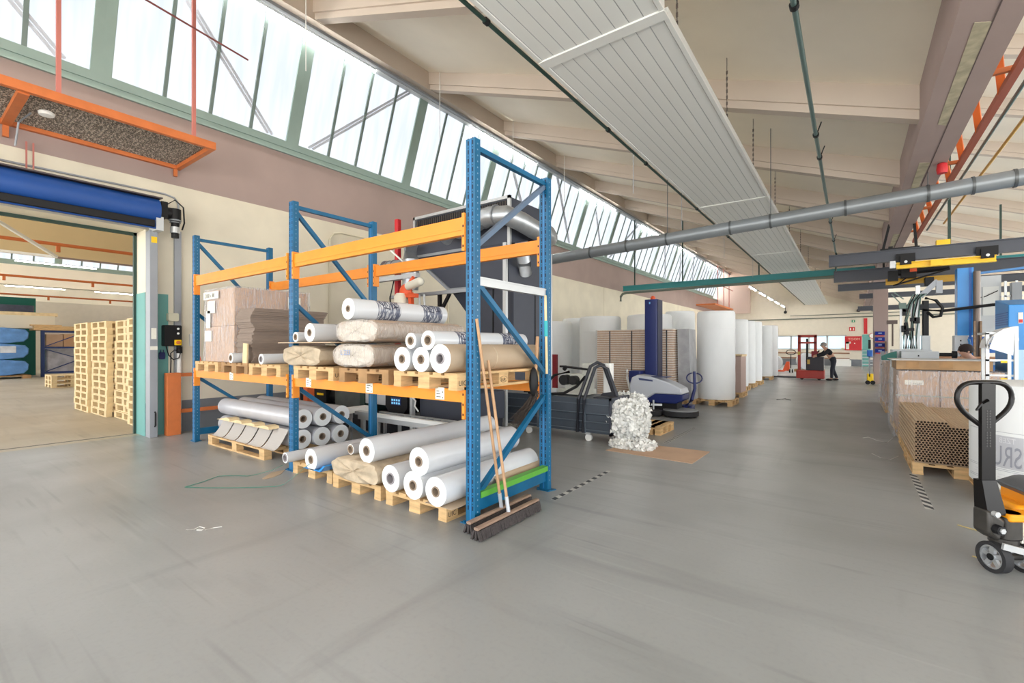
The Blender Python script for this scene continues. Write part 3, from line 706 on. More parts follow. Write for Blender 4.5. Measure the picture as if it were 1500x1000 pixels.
# ------------------------------------------------------------ pallets
def pallet_parts(t, W=.8, L=1.2, mats=None, text=None, uneven=0):
    
    wd = mats or WOOD
    dk = M()
    n = 5; bw = (.145, .10, .145, .10, .145); gap = (W - sum(bw)) / 4; x = 0
    for b in bw: dk.box(x, 0, .122, x + b, L, .144); x += b + gap
    for y in (0, L / 2 - .0725, L - .145): dk.box(0, y, .100, W, y + .145, .122)
    d = part('deck', dk, wd, t, False)
    xs = ((0, .1), (W / 2 - .0725, W / 2 + .0725), (W - .1, W)); ys = ((0, .145), (L / 2 - .0725, L / 2 + .0725), (L - .145, L))
    for i, (xa, xb) in enumerate(xs):
        part('skid', M().box(xa, 0, 0, xb, L, .022), wd, t, False)
        for j, (ya, yb) in enumerate(ys):
            b = part('block', M().box(xa + .002, ya + .002, .022, xb - .002, yb - .002, .100), wd, t, False)
            if text and i == 2 and j == 0:
                part('stamp', M().text(text, (xb + .0006, ya + .018, .038), (0, 1, 0), (0, 0, 1), .062), INK, b, False)
            if text and i == 2 and j == 1:
                m_ = M().text('EUR', (xb + .0006, ya + .03, .045), (0, 1, 0), (0, 0, 1), .040)
                ov = [(ya + .0725 + .055 * math.cos(a * PI / 12), .062 + .028 * math.sin(a * PI / 12)) for a in range(24)]
                m_.tube([(xb + .0004, p, q) for p, q in ov], .0016, 4, closed=True)
                part('stamp', m_, INK, b, False)
def pallet(label, x, y, z=0, rz=0, W=.8, L=1.2, mats=None, text=None, group=None):
    t = thing('wooden_pallet', label, 'pallet', (x, y, z), rz, group)
    pallet_parts(t, W, L, mats, text); return t

# ------------------------------------------------------------ the rack
rack = thing('pallet_rack', 'blue and orange pallet rack loaded with film rolls', 'rack', (-5.5, 3.5, 0))
YR0, YR1 = 2.95, 4.10
FR = [(-2.64, -2.54), (-5.51, -5.41), (-8.43, -8.33)]
for fi, (xa, xb) in enumerate(FR):
    for yi, (ya, yb) in enumerate(((YR0, YR0 + .07), (YR1, YR1 + .07))):
        pm = M(); xc = (xa + xb) / 2
        # open C section: web on the outer y side, two flanges
        yo = ya if yi == 0 else yb
        pm.box(xa, ya, .008, xb, yb, 3.25)
        pm.box(xa + .042, ya - .0015, .02, xb - .042, ya, 3.24, 1)
        if fi == 0 or yi == 0:
            z = .12
            while z < 3.2:
                for xx in (xa + .026, xb - .026):
                    pm.box(xx - .007, ya - .0012, z, xx + .007, ya, z + .036, 2)
                    pm.box(xx - .005, ya - .0012, z + .05, xx + .005, ya, z + .058, 2)
                z += .075
            z = .1
            while z < 3.2: pm.box(xb, ya + .03, z, xb + .001, ya + .040, z + .012, 3); z += .05
        o = part('upright_post', pm, [BLUER, mat('rack_blue_light', (40, 116, 176), .4), mat('slot_dark', (14, 38, 66), .7), mat('slot_light', (120, 150, 176), .6)], rack, smooth=False)
        fp = M().prism([(xa - .05, ya - .02), (xb + .05, ya - .02), (xb + .02, yb + .02), (xa - .02, yb + .02)] if yi == 0 else [(xa - .02, ya - .02), (xb + .02, ya - .02), (xb + .05, yb + .02), (xa - .05, yb + .02)], 'z', 0, .008)
        for bx in (xa - .02, xb + .02): fp.cyl((bx, ya + .0, .008), (bx, ya + .0, .02), .010)
        part('foot_plate', fp, [BLUER], o)
    xc = (xa + xb) / 2; pl = rack
    def br(z0, z1, y0=YR0 + .07, y1=YR1, m_=BLUER, w_=.045):
        part('brace', M().bar((xc, y0, z0), (xc, y1, z1), w_, w_), m_, rack)
    br(3.19, 3.19)
    part('brace', M().box(xc - .03, YR0 + .07, .10, xc + .03, YR1, .20), BLUER, rack)
    if fi == 0:
        br(2.36, 3.16, m_=mat('brace_steel_blue', (92, 112, 136), .4)); br(2.05, .98 + .25); br(.22, .98)
        part('brace', M().box(xc - .02, YR0 + .07, 2.02, xc + .03, YR1, 2.08).box(xc + .005, YR0 + .07, 2.08, xc + .035, YR1, 2.095), ALU, rack, label='bare metal cross bar')
        part('green_bar', M().bar((xc + .02, YR0 + .08, .235), (xc + .02, YR1, .235), .07, .05), GREENB, rack, label='bright green bar above the lowest tie')
    else:
        br(3.12, 2.05 if fi == 1 else 2.0); br(2.0, 1.1); br(1.0, .12 + .1)
def beam_(x0, x1, y, z0, z1, tagx=(), twx=None):
    o = part('load_beam', M().box(x0 + .005, y, z0, x1 - .005, y + .05, z1).box(x0 + .005, y - .004, z0 + (z1 - z0) * .28, x1 - .005, y, z1 - (z1 - z0) * .0), ORANGER, rack, smooth=False)
    for xx, sgn in ((x0, 1), (x1, -1)):
        a, b = (xx - .0, xx + .03) if sgn > 0 else (xx - .03, xx)
        cm = M().box(a, y - .02, z0 - .14, b, y + .062, z1 + .03)
        for k in range(3): cm.box(a + .008, y - .0212, z0 - .11 + k * .085, b - .008, y - .02, z0 - .09 + k * .085, 1)
        part('beam_hook', cm, [ORANGER, BLACK], o, smooth=False)
    for tx in tagx:
        m_ = M().box(tx, y - .0062, z0 + .01, tx + .11, y - .004, z1 + .006)
        rr = random.Random(int(tx * 100))
        for q in range(3): m_.box(tx + .015, y - .0068, z0 + .03 + q * .025, tx + .03 + rr.uniform(.02, .05), y - .0062, z0 + .036 + q * .025, 1)
        for q in range(2): m_.box(tx + .085, y - .0068, z0 + .02 + q * .05, tx + .095, y - .0062, z0 + .032 + q * .05, 1)
        part('paper_tag', m_, [PAPER, INK], o, label='white paper tag taped to the beam')
for (x0, x1), tg in (((-5.41, -2.64), (-5.12, -4.0, -3.0)), ((-8.33, -5.51), (-7.1,))):
    beam_(x0, x1, YR0 + .0, 1.02, 1.13, tg)
    beam_(x0, x1, YR1 + .02, 1.02, 1.13)
    beam_(x0, x1, YR0 + .0, 2.45, 2.60)
    beam_(x0, x1, YR1 + .02, 2.48, 2.62)
SH = 1.13

# pallets on the shelf and on the floor
pallet('pale pallet on the shelf under the brown and printed rolls', -3.44, 2.84, SH, text='UIC', L=1.28)
pallet('shelf pallet under the two plastic wrapped roll bundles', -4.34, 2.86, SH, L=1.28, mats=WOOD2)
pallet('shelf pallet under the brown paper bundle beside middle post', -5.24, 2.86, SH, text='UIC', L=1.28)
pallet('shelf pallet left of the middle post under slim rolls', -6.34, 2.86, SH, L=1.28)
pallet('dark weathered shelf pallet between the two pale ones', -7.22, 2.88, SH, L=1.26, mats=WOOD2)
pallet('shelf pallet below the shrink wrapped brown boxes', -8.12, 2.88, SH, L=1.26)
pallet('floor pallet under the pyramid of white rolls at the rack end', -3.58, 2.86, 0, text='UIC')
pallet('floor pallet below the crumpled brown paper bundle', -4.48, 2.88, 0)
pallet('floor pallet right of the middle post with white rolls on it', -5.36, 2.92, 0)
# lower left: two pallets lengthwise side by side
pallet('front pallet under the six long grey white rolls', -6.22, 3.0, 0, rz=PI / 2, L=1.75, text=None)
part('stamp', M().text('EPAL', (-6.2194, 3.02, .04), (0, 1, 0), (0, 0, 1), .045), INK, [o for o in bpy.data.objects if o.name.startswith('wooden_pallet')][-1] if 0 else None, True) if 0 else None

# ------------------------------------------------------------ film rolls
def roll(label, x, y, z, r, L, ax='y', core=.045, film=FILM, group=None, cw=.012, corem=CORE, endm=FILMEND, prt=None, name='film_roll', cat='roll', skew=0, flare=False):
    t = thing(name, label, cat, (x, y, z), skew, group)
    d = Vector((0, 1, 0)) if ax == 'y' else Vector((-1, 0, 0))
    m_ = M().pipe((0, 0, 0), d * L, r, core, n=40, mi=0, mi_end=1)
    o = part('film', m_, [film, endm], t, False)
    part('core', M().pipe(d * -.006, d * (L + .006), core, core - cw, n=24), corem, t, False)
    if prt:
        # letters wrapped round the roll
        pm = M()
        for (s0, txt, sz, a0) in prt:
            def fn(px_, py_, s0=s0, a0=a0):
                c, s = math.cos(.95), math.sin(.95)
                u = px_ * c - py_ * s; vv = px_ * s + py_ * c
                ang = a0 - vv / r
                # angle measured from +x over the top
                return (-(r + .0008) * math.cos(ang) * -1, s0 + u, (r + .0008) * math.sin(ang))
            pm.text(txt, None or (0, 0, 0), (1, 0, 0), (0, 1, 0), sz, fn=fn)
        part('printed_lettering', pm, mat('ink_strong', (30, 36, 62), .6), t, False)
    return t
def pyx(u, v, Y):
    a = (u - 750) / F; s, c = math.sin(TH), math.cos(TH); d = (-s + a * c, c + a * s, (507 - v) / F); k = Y / d[1]
    return d[0] * k, 1.5 + d[2] * k, k
def roll_px(label, u, v, ry, Y, L, **kw):
    x, z, k = pyx(u, v, Y); r = ry * k / F
    return roll(label, x, Y, z, kw.pop('r', r), L, **kw)
DK = SH + .144
LET = [(.33, 'VION', .10, 1.9), (.48, 'ICA', .11, 1.7), (.99, 'VION', .10, 1.9), (1.14, 'ICA', .11, 1.7)]
# on the shelf, near pallet
r1 = .087
def onx(u, Y): return pyx(u, 500, Y)[0]
roll('white roll with brown core, left of three on the near shelf pallet', onx(588.9, 2.82), 2.82, DK + .110, .110, 1.36, core=.042)
roll('white roll with brown core, middle of three on the near shelf pallet', onx(615.3, 2.82) + .012, 2.82, DK + .110, .110, 1.36, core=.042)
t = roll('brown paper covered roll with white end on the near shelf pallet', onx(643, 2.80) + .015, 2.80, DK + .122, .122, 1.42, core=.048, film=KRAFT, corem=COREG)
part('seam_ring', M().cyl((t.location.x, 3.42, t.location.z), (t.location.x, 3.435, t.location.z), .1235, n=40), KRAFTC, t)
roll('slim white roll, left of the two on top of the near three', onx(601.6, 2.82), 2.82, DK + .22 + .055, .071, 1.30, core=.040)
roll('printed white roll lying on top of the brown paper roll', onx(626.9, 2.80), 2.80, DK + .22 + .058, .084, 1.40, core=.044, film=FPRINT, prt=LET)
# plastic wrapped double bundles
def bundle(label, x0, x1, y0, L, z0, h, mats, name='roll_bundle', seed=0, crumple=0, corners=None):
    t = thing(name, label, 'roll bundle', ((x0 + x1) / 2, y0, z0))
    hw, hh = (x1 - x0) / 2, h / 2; m_ = M(); rr = random.Random(seed); K = 26; n = 40
    base = len(m_.v); ph = [rr.random() * 6 for _ in range(8)]
    for i in range(K):
        f = i / (K - 1); y = f * L
        sc = 1.0
        if i == 0: sc, y = .0, .010
        elif i == 1: sc, y = .45, -.012
        elif i == 2: sc, y = .86, -.006
        elif i == 3: sc, y = .985, .012
        for k in range(n):
            a = 2 * PI * k / n; c, s = math.cos(a), math.sin(a)
            # stadium with a waist between the two rolls
            ex = abs(c) ** .75 * (1 if c > 0 else -1); ez = abs(s) ** .62 * (1 if s > 0 else -1)
            waist = 1 - .05 * math.exp(-(ex * 4) ** 2)
            w_ = 1 + (crumple * .5 + .008) * (math.sin(5 * a + ph[0] + i * .9) + math.sin(9 * a + ph[1] - i * 1.3) * .7 + math.sin(14 * a + ph[2] + i * 2.1) * .4)
            yy = y + (crumple * .25 * math.sin(7 * a + ph[3]) * (1 if i < 4 else 0))
            m_.v.append((hw * ex * sc * w_, yy, hh + hh * ez * sc * waist * w_))
    for i in range(K - 1):
        for k in range(n):
            k2 = (k + 1) % n; m_.f.append((base + i * n + k, base + (i + 1) * n + k, base + (i + 1) * n + k2, base + i * n + k2)); m_.m.append(0)
    m_.f.append(tuple(base + (K - 1) * n + k for k in range(n))); m_.m.append(0)
    part('wrapping', m_, mats, t, False)
    return t
def wrapped_pair(label, x0, x1, y0, L, z0, h, seed, text=None):
    t = bundle(label, x0, x1, y0 - .012, L + .02, z0, h, MILKY, seed=seed, crumple=.012)
    r = h / 2 - .012
    for xx in (x0 + r + .012, x1 - r - .012):
        xx -= t.location.x
        o = part('inner_roll', M().cyl((xx, .03, h / 2), (xx, L, h / 2), r, n=28), mat('inner_roll_tan', (178, 156, 136), .6, var=.12, scale=6), t, False)
    o = part('end_sheet', M().prism([((x0 - t.location.x) + .05 + (x1 - x0 - .1) * (.5 - .5 * math.cos(q * PI / 12)) if 0 else (math.cos(q * PI / 12) * ((x1 - x0) / 2 - .02 - .0)), h / 2 + math.sin(q * PI / 12) * (h / 2 - .02)) for q in range(24)], 'y', .018, .026), mat('end_sheet', (214, 206, 192), .7, var=.08, scale=14), t, False)
    if text: part('handwriting', M().text(text, (-.17, -.004, h * .52), (1, 0, 0), (0, 0, 1), .075).shift((0, -.012, 0)), mat('pen_blue', (96, 130, 190), .7), t, False)
    return t
xb0 = onx(485, 2.84); xb1 = onx(546, 2.84)
wrapped_pair('lower plastic wrapped roll bundle with blue handwriting on its end', xb0, xb1, 2.86, 1.25, DK + .01, .245, 3, 'L 233')
wrapped_pair('upper plastic wrapped roll bundle under the big printed roll', xb0 + .02, xb1 + .02, 2.88, 1.25, DK + .262, .24, 5)
roll('topmost printed white roll lying on the plastic wrapped bundles', onx(510, 2.9), 2.90, DK + .51 + .108, .112, 1.36, core=.036, film=FPRINT, prt=LET)
# brown bundle at the middle post with board and rolls on top
bundle('crumpled brown paper roll bundle on the shelf beside middle post', onx(413, 2.84), onx(468, 2.84), 2.84, 1.25, DK, .235, KRAFTC, seed=9, crumple=.03)
single('board', M().box(onx(412, 2.84), 2.80, DK + .262, onx(490, 2.84), 4.0, DK + .272), KRAFT, 'thin brown board between paper bundle and the printed roll', 'board')
roll('slim roll beside the middle post on the brown board', onx(433, 2.9), 2.90, DK + .272 + .062, .060, 1.2, core=.038)
roll('printed white roll on the brown board left of wrapped bundles', onx(446.5, 2.88) + .10, 2.88, DK + .272 + .108, .106, 1.2, core=.042, film=FPRINT, prt=LET[:2])
# left bay
roll('slim white roll on shelf, left one before the carton stack', onx(338, 2.83), 2.83, DK + .055, .068, 1.2, core=.042, r=None) if 0 else None
roll('slim white roll on shelf, left one before the carton stack', onx(338, 2.83), 2.83, DK + .068, .068, .95, core=.042)
roll('slim white roll on shelf, right one before the carton stack', onx(382.4, 2.83), 2.83, DK + .066, .066, 1.0, core=.040, corem=COREG)
single('wooden_wedge', M().prism([(-6.62, DK), (-6.50, DK), (-6.49, DK + .26), (-6.60, DK + .27)], 'y', 2.905, 2.925), WOODP, 'pale wooden board upright behind the slim rolls on the shelf', 'board')
# shrink wrapped boxes
t = thing('wrapped_box_stack', 'shrink wrapped brown boxes with white paper labels on the shelf', 'box stack', (-7.6, 3.5, DK))
bm_ = M()
part('carton', M().box(-7.98, 2.97, DK, -7.02, 4.08, DK + .52), CARD, t, bevel=.006)
part('carton', M().box(-7.96, 2.98, DK + .524, -7.03, 4.07, DK + 1.06), CARD, t, bevel=.006)
wp = M(); prof = [(-8.04, 0), (-8.0, .3), (-7.99, .8), (-7.98, 1.08), (-7.01, 1.08), (-7.0, .6), (-6.98, .0)]
wp.prism([(x, DK + z) for x, z in prof], 'y', 2.955, 4.1)
part('stretch_film', wp, CLEARW, t)
pl = M().box(-8.0, 2.948, DK + .93, -7.48, 2.952, DK + 1.04).box(-7.86, 2.948, DK + .72, -7.6, 2.952, DK + .90).box(-7.9, 2.948, DK + .5, -7.76, 2.952, DK + .76).box(-7.95, 2.948, DK + .3, -7.72, 2.952, DK + .46)
pl.text('2100 x 80', (-7.95, 2.946, DK + .955), (1, 0, 0), (0, 0, 1), .085, mi=1)
part('paper_label', pl, [PAPER, INK], t)
part('side_label', M().box(-6.975, 3.72, DK + .80, -6.972, 3.92, DK + .98), PAPER, t)
# flat carton stack
t = thing('carton_stack', 'stack of flat grey brown cartons on the shelf', 'carton stack', (-6.8, 3.5, DK))
z = DK; rr = random.Random(4); k = 0
while z < DK + .74:
    h = .024; dx, dy = .02 * math.sin(k * .7) + rr.uniform(-.008, .008), .02 * math.sin(k * .45) + rr.uniform(-.01, .01)
    m_ = M().box(-6.94 + dx, 2.98 + dy, z, -6.50 + dx, 4.06 + dy, z + h - .005)
    m_.box(-6.93 + dx, 2.985 + dy, z + h - .005, -6.51 + dx, 4.05 + dy, z + h)
    part('flat_carton', m_, CARDG, t, smooth=False); z += h; k += 1

# ---- floor level rolls
zf_ = .144
roll('white roll with foil packed core, leftmost of floor pyramid', onx(572, 2.82), 2.82, zf_ + .125, .125, 1.25, core=.055, corem=COREG)
roll('white roll, middle of the three in floor pyramid', onx(602.8, 2.80) + .02, 2.80, zf_ + .125, .125, 1.32, core=.046)
roll('white roll, right lower one of floor pyramid near blue post', onx(632.8, 2.79) + .045, 2.79, zf_ + .125, .125, 1.40, core=.046)
roll('white roll resting on top of the floor pyramid', onx(613.6, 2.82) + .0, 2.82, zf_ + .125 + .215, .125, 1.36, core=.046)
single('kraft_sheet', M().prism([(-2.98, 2.80), (-2.66, 2.80), (-2.66, 3.9), (-2.98, 3.9)], 'z', zf_ + .002, zf_ + .006), KRAFT, 'brown paper sheet on the floor pallet beside the blue post', 'sheet')
t = thing('brown_roll', 'long brown paper roll at the right edge inside the rack', 'roll', (-2.72, 3.3, zf_))
part('roll', M().pipe((-2.735, 3.42, zf_ + .07), (-2.735, 4.35, zf_ + .07), .066, .055, n=28), KRAFT, t)
bundle('crumpled brown paper roll bundle on the floor pallet', onx(492, 2.86), onx(560, 2.86), 2.80, 1.5, zf_, .225, KRAFTC, seed=21, crumple=.035)
roll('big white roll lying on top of crumpled brown bundle', onx(537, 2.84), 2.84, zf_ + .225 + .105, .122, 1.9, core=.05, skew=.0)
roll('small grey tube on top of crumpled bundle beside the big roll', onx(513.6, 2.92), 2.92, zf_ + .235 + .045, .054, 1.0, core=.045, film=FILMG)
roll('white roll with blue foil under it beside the middle post', onx(455.5, 2.80), 2.80, zf_ + .118, .118, 1.6, core=.046)
roll('slim white roll, leftmost on the floor pallet at middle post', onx(419, 2.80) - .02, 2.80, zf_ + .06, .062, 1.5, core=.045, corem=COREG)
single('blue_foil', M().prism([(-4.93, .150), (-4.60, .150), (-4.50, .225), (-4.53, .23), (-4.62, .165), (-4.9, .157)], 'y', 2.80, 3.05), mat('foil_blue', (40, 140, 214), .35), 'bright blue foil scrap beneath the white roll', 'foil')
# six long rolls along x
for j, (yy, lab) in enumerate(((3.30, 'front'), (3.565, 'middle'), (3.83, 'rear'))):
    roll('long grey white roll, %s one of the bottom layer in far bay' % lab, -5.86 + .03 * j, yy + .02, zf_ + .128, .127, 2.25, ax='x', film=FILMG, core=.048)
    roll('long grey white roll, %s one of the upper layer in far bay' % lab, -5.84 + .03 * j, yy + .02, zf_ + .256 + .142, .127, 2.28, ax='x', film=FILMG, core=.048)
pallet('rear pallet under the six long grey white rolls', -6.05, 3.35, 0, rz=0, W=.2, L=.8) if 0 else None
t = thing('paper_chocks', 'row of grey paper sheets with wooden wedges holding the long rolls', 'chocks', (-7, 3.1, zf_))
for k in range(5):
    x = -7.9 + k * .38
    sh = M(); n = 10
    for i in range(n):
        a0, a1 = i / n, (i + 1) / n
        def pt(a): return (3.02 + .13 * a, zf_ + .004 + .27 * a ** 1.7)
        (ya, za), (yb, zb) = pt(a0), pt(a1)
        sh.add([(x + .14 * a0, ya, za), (x + .34 + .14 * a0, ya, za), (x + .34 + .14 * a1, yb, zb), (x + .14 * a1, yb, zb),
                (x + .14 * a0, ya + .004, za - .004), (x + .34 + .14 * a0, ya + .004, za - .004), (x + .34 + .14 * a1, yb + .004, zb - .004), (x + .14 * a1, yb + .004, zb - .004)],
               [(0, 1, 2, 3), (7, 6, 5, 4), (0, 4, 5, 1), (1, 5, 6, 2), (2, 6, 7, 3), (3, 7, 4, 0)])
    part('paper_sheet', sh, mat('sheet_grey', (178, 172, 166), .7), t)
    if k < 4:
        part('wooden_wedge', M().prism([(x + .18, zf_ + .262), (x + .62, zf_ + .266), (x + .60, zf_ + .30), (x + .50, zf_ + .31)], 'y', 3.02, 3.16), WOODP, t)
# things on the rack end: brooms and tools
def broom(label, hx, hy0, hy1, top, foot, r=.013, ferr=True):
    t = thing('push_broom', label, 'broom', (hx, hy0, 0))
    m_ = M(); n = 44; rr = random.Random(int(abs(hx * 100)))
    hd = part('head', M().rbox(hx - .024, hy0, .082, hx + .024, hy1, .104, .010, axis='y'), mat('broom_wood', (158, 132, 114), .7, var=.2, scale=14), t)
    bm = M()
    # bristle block with ragged lower edge
    K = 60
    for i in range(K):
        y = hy0 + (hy1 - hy0) * i / K
        for side in (-1, 0, 1):
            o_ = .02 * side; sp = rr.uniform(.012, .03) * side
            bm.bar((hx + o_, y + .006, .08), (hx + o_ + sp, y + .006 + rr.uniform(-.006, .006), rr.uniform(.004, .012)), .016, .026, up=(0, 1, 0))
    part('bristles', bm, BRISTLE, t, smooth=False)
    part('handle', M().cyl(foot, top, r), HANDLE, t)
    f = Vector(foot); d = (Vector(top) - f).normalized()
    part('socket', M().cyl(f - d * .02, f + d * .12, r + .004), mat('ferrule', (196, 200, 206), .35, .4), t)
    return t
broom('push broom leaning on rack end, closer to the aisle', -2.33, 2.72, 3.58, (-2.52, 3.1, 1.38), (-2.34, 3.15, .11))
broom('push broom leaning on rack end, closer to the rack', -2.46, 2.78, 3.64, (-2.53, 2.96 + .0, 1.73), (-2.455, 3.2, .11))
t = thing('dust_brush', 'dark long bristled brush hanging on the rear rack post', 'brush', (-2.6, 4.0, 1.0))
bm = M(); rr = random.Random(3)
for i in range(70):
    a = rr.uniform(0, 1); p = Vector((-2.60 + rr.uniform(-.03, .03), 3.93 + a * .05, 1.02 + rr.uniform(-.03, .03)))
    bm.tube([p, p + Vector((-.03 - .06 * a + rr.uniform(-.02, .02), -.05 * rr.random(), -.12)), p + Vector((-.12 - .10 * rr.random(), -.14 * rr.random(), -.26 - .08 * rr.random()))], [.006, .005, .002], n=4)
part('bristles', bm, mat('bristle_brown', (72, 62, 56), .9, var=.4, scale=40), t, smooth=False)
part('head', M().sphere((-2.60, 3.93, 1.14), (.04, .06, .15), 14, 10), BLACK, t)
part('handle', M().cyl((-2.60, 3.94, 1.0), (-2.585, 3.98, 1.60), .017), HANDLE, t)
t = thing('broom_stick', 'pale stick with turquoise grip hanging at the rear post', 'stick', (-2.52, 4.0, 1.2))
part('stick', M().cyl((-2.50, 4.02, 1.22), (-2.53, 4.04, 2.02), .013), WOODP, t)
part('grip', M().cyl((-2.515, 4.03, 1.60), (-2.518, 4.032, 1.76), .019), mat('turquoise', (40, 168, 176), .5), t)
# green strap on the floor
def zf(u, v, z=0):
    a = (u - 750) / F; s, c = math.sin(TH), math.cos(TH); d = (-s + a * c, c + a * s, (507 - v) / F); k = (z - 1.5) / d[2]
    return Vector((d[0] * k, d[1] * k, z))
pts = [zf(414, 681, .12), zf(400, 688, .04), zf(378, 694, .008), zf(362, 697, .006), zf(345, 696, .006), zf(320, 697, .006), zf(295, 706, .006), zf(271, 713, .006), zf(300, 714, .006), zf(345, 714, .006), zf(385, 713, .006), zf(405, 712, .006), zf(416, 709, .02), zf(432, 697, .10), zf(446, 685, .19), zf(454, 679, .24)]
sm = M()
for a, b in zip(pts[:-1], pts[1:]): sm.bar(a, b, .014, .002)
single('packing_strap', sm, STRAP, 'loop of green plastic packing strap lying on the floor', 'strap')
single('card_scrap', M().prism([tuple(zf(u, v)[:2]) for u, v in ((384, 701), (398, 692), (418, 688), (412, 694), (400, 699), (388, 702))], 'z', 0, .004), KRAFT, 'small brown paper scrap on the floor before the slim roll', 'scrap')
# ------------------------------------------------------------ filter house with hopper behind the rack
t = thing('filter_unit', 'dark grey filter housing with hopper and silver ducts behind rack', 'machine', (-5.6, 6.7, 0))
X0, X1, Y0, Y1, ZTOP = -6.8, -4.49, 6.1, 7.39, 3.97
part('upper_housing', M().box(X0 + .03, Y0 + .02, 3.2, X1 - .02, Y1 - .02, ZTOP - .02), CHARC, t)
part('hopper', M().prism([(X0 + .05, 3.22), (X1 - .06, 3.22), (X1 - .06, 2.52), (X0 + .95, 2.52)], 'y', Y0 + .03, Y1 - .03), CHARC, t)
part('lower_funnel', M().add([(-5.9, 6.2, 2.5), (-5.0, 6.2, 2.5), (-5.0, 7.2, 2.5), (-5.9, 7.2, 2.5), (-5.5, 6.55, 1.75), (-5.3, 6.55, 1.75), (-5.3, 6.85, 1.75), (-5.5, 6.85, 1.75)],
     [(3, 2, 1, 0), (4, 5, 6, 7), (0, 1, 5, 4), (1, 2, 6, 5), (2, 3, 7, 6), (3, 0, 4, 7)]), CHARC, t)
part('cabinet', M().box(-5.32, 6.22, .9, X1 - .02, Y1 - .02, 2.52), CHARC, t)
part('door_joint', M().box(-4.95, 6.205, .95, -4.93, 6.22, 2.5).box(X1 - .02, 6.85, .95, X1 - .01, 6.87, 2.5), BLACK, t)
fr = M()
for x in (X0, X1 - .05):
    fr.box(x, Y0 - .02, 3.15, x + .05, Y0 + .03, ZTOP)
fr.box(X0, Y0 - .02, ZTOP - .05, X1, Y0 + .03, ZTOP)
part('corner_frame', fr, ALU, t)
part('louvre_recess', M().box(X0 + .07, Y0 + .005, ZTOP - .30, X1 - .06, Y0 + .02, ZTOP - .07), BLACK, t)
lv = M()
for k in range(40): lv.bar((X0 + .1 + k * .054, Y0 + .002, ZTOP - .29), (X0 + .1 + k * .054, Y0 + .002, ZTOP - .08), .012, .012)
part('louvre', lv, mat('louvre_brown', (84, 74, 66), .5), t)
part('flange', M().bar((X0 + .02, Y0 + .01, 3.2), (X0 + .93, Y0 + .01, 2.52), .05, .05).bar((X0 + .93, Y0 + .01, 2.52), (X1, Y0 + .01, 2.52), .05, .04).bar((X0, Y0 + .01, 3.21), (-5.2, Y0 + .01, 3.21), .03, .05), MGREY, t)
for (x, y) in ((-4.58, 6.08), (-4.5, 7.35), (-6.1, 6.1), (-5.95, 7.2)): part('leg', M().box(x - .03, y - .03, 0, x + .03, y + .03, 3.2 if x > -5 else 2.5), ALU if x > -5 else BLACK, t)
part('leg_brace', M().bar((-6.1, 6.1, 2.1), (-5.85, 6.1, 2.45), .05, .05), BLACK, t)
part('cable_tray', M().box(-7.4, 6.0, 2.44, -5.2, 6.06, 2.5), STEELM, t)
# ducts
def duct(pts, r, nm='duct', rings=()):
    o = part(nm, M().tube(pts, r, n=24), STEEL, t)
    for (p, q) in rings: part('duct_ring', M().cyl(p, q, r + .012, n=24), mat('ring_steel', (150, 154, 158), .3, .7), o)
    return o
duct([(-5.75, 5.88, 3.42), (-5.45, 5.86, 3.48), (-5.1, 5.85, 3.55), (-4.72, 5.85, 3.60), (-4.42, 5.9, 3.58), (-4.28, 6.1, 3.50), (-4.22, 6.4, 3.42), (-4.22, 6.8, 3.42), (-4.3, 7.0, 3.42), (-4.5, 7.05, 3.42)], .155, rings=[((-5.2, 5.852, 3.535), (-5.17, 5.852, 3.54)), ((-5.0, 5.85, 3.565), (-4.97, 5.85, 3.57)), ((-4.85, 5.85, 3.585), (-4.82, 5.85, 3.588)), ((-4.6, 5.86, 3.6), (-4.57, 5.86, 3.6))])
duct([(-6.62, 5.85, 3.4), (-6.6, 5.85, 3.1), (-6.6, 5.85, 2.8), (-6.62, 5.85, 2.55)], .15)
duct([(-7.35, 5.85, 3.05), (-7.25, 5.85, 3.02), (-7.05, 5.85, 3.02), (-6.75, 5.85, 3.02)], .12, rings=[((-7.2, 5.85, 3.02), (-7.18, 5.85, 3.02)), ((-7.05, 5.85, 3.02), (-7.03, 5.85, 3.02))])
duct([(-4.46, 6.5, 2.75), (-4.36, 6.3, 2.9), (-4.34, 6.2, 3.2)], .11)
part('side_arm', M().box(-7.5, 5.7, 2.74, -6.3, 5.8, 2.82), LGREY, t)
part('side_arm_strut', M().bar((-7.1, 5.75, 3.35), (-6.35, 5.75, 2.82), .025, .025), WHITE, t)
# foam dust on the big duct
t2 = single('foam_dust', M().sphere((-5.72, 5.88, 3.6), (.28, .12, .05), 14, 8).jitter(.02, 4), FOAM, 'white foam dust lying on the silver duct behind rack', 'foam', smooth=False)

# red and white dosing unit hanging beside the hopper
t = thing('dosing_valve', 'red clamp with white canisters hanging in front of the wall', 'valve', (-6.35, 5.6, 2.5))
rm = M().sphere((-6.45, 5.6, 2.47), (.14, .1, .15), 14, 10).tube([(-6.42, 5.6, 2.5), (-6.3, 5.58, 2.62), (-6.22, 5.57, 2.72)], [.06, .05, .03]).bar((-6.4, 5.55, 2.4), (-6.08, 5.52, 2.38), .08, .07).bar((-6.27, 5.55, 2.45), (-6.24, 5.55, 2.1), .07, .07)
part('red_body', rm, ORRED, t)
part('canister', M().lathe([(.05, -.34), (.10, -.28), (.125, -.1), (.12, .02), (.08, .08)], (-6.47, 5.5, 2.36), 20), mat('canister_cream', (228, 224, 208), .4), t)
part('side_canister', M().cyl((-6.28, 5.5, 2.55), (-5.92, 5.45, 2.60), .07, .075, n=18).sphere((-5.92, 5.45, 2.60), .075, 16, 8), mat('canister_cream', (228, 224, 208), .4), t)
part('cone', M().lathe([(.05, -.45), (.09, 0)], (-6.47, 5.5, 2.03), 18), STEEL, t)
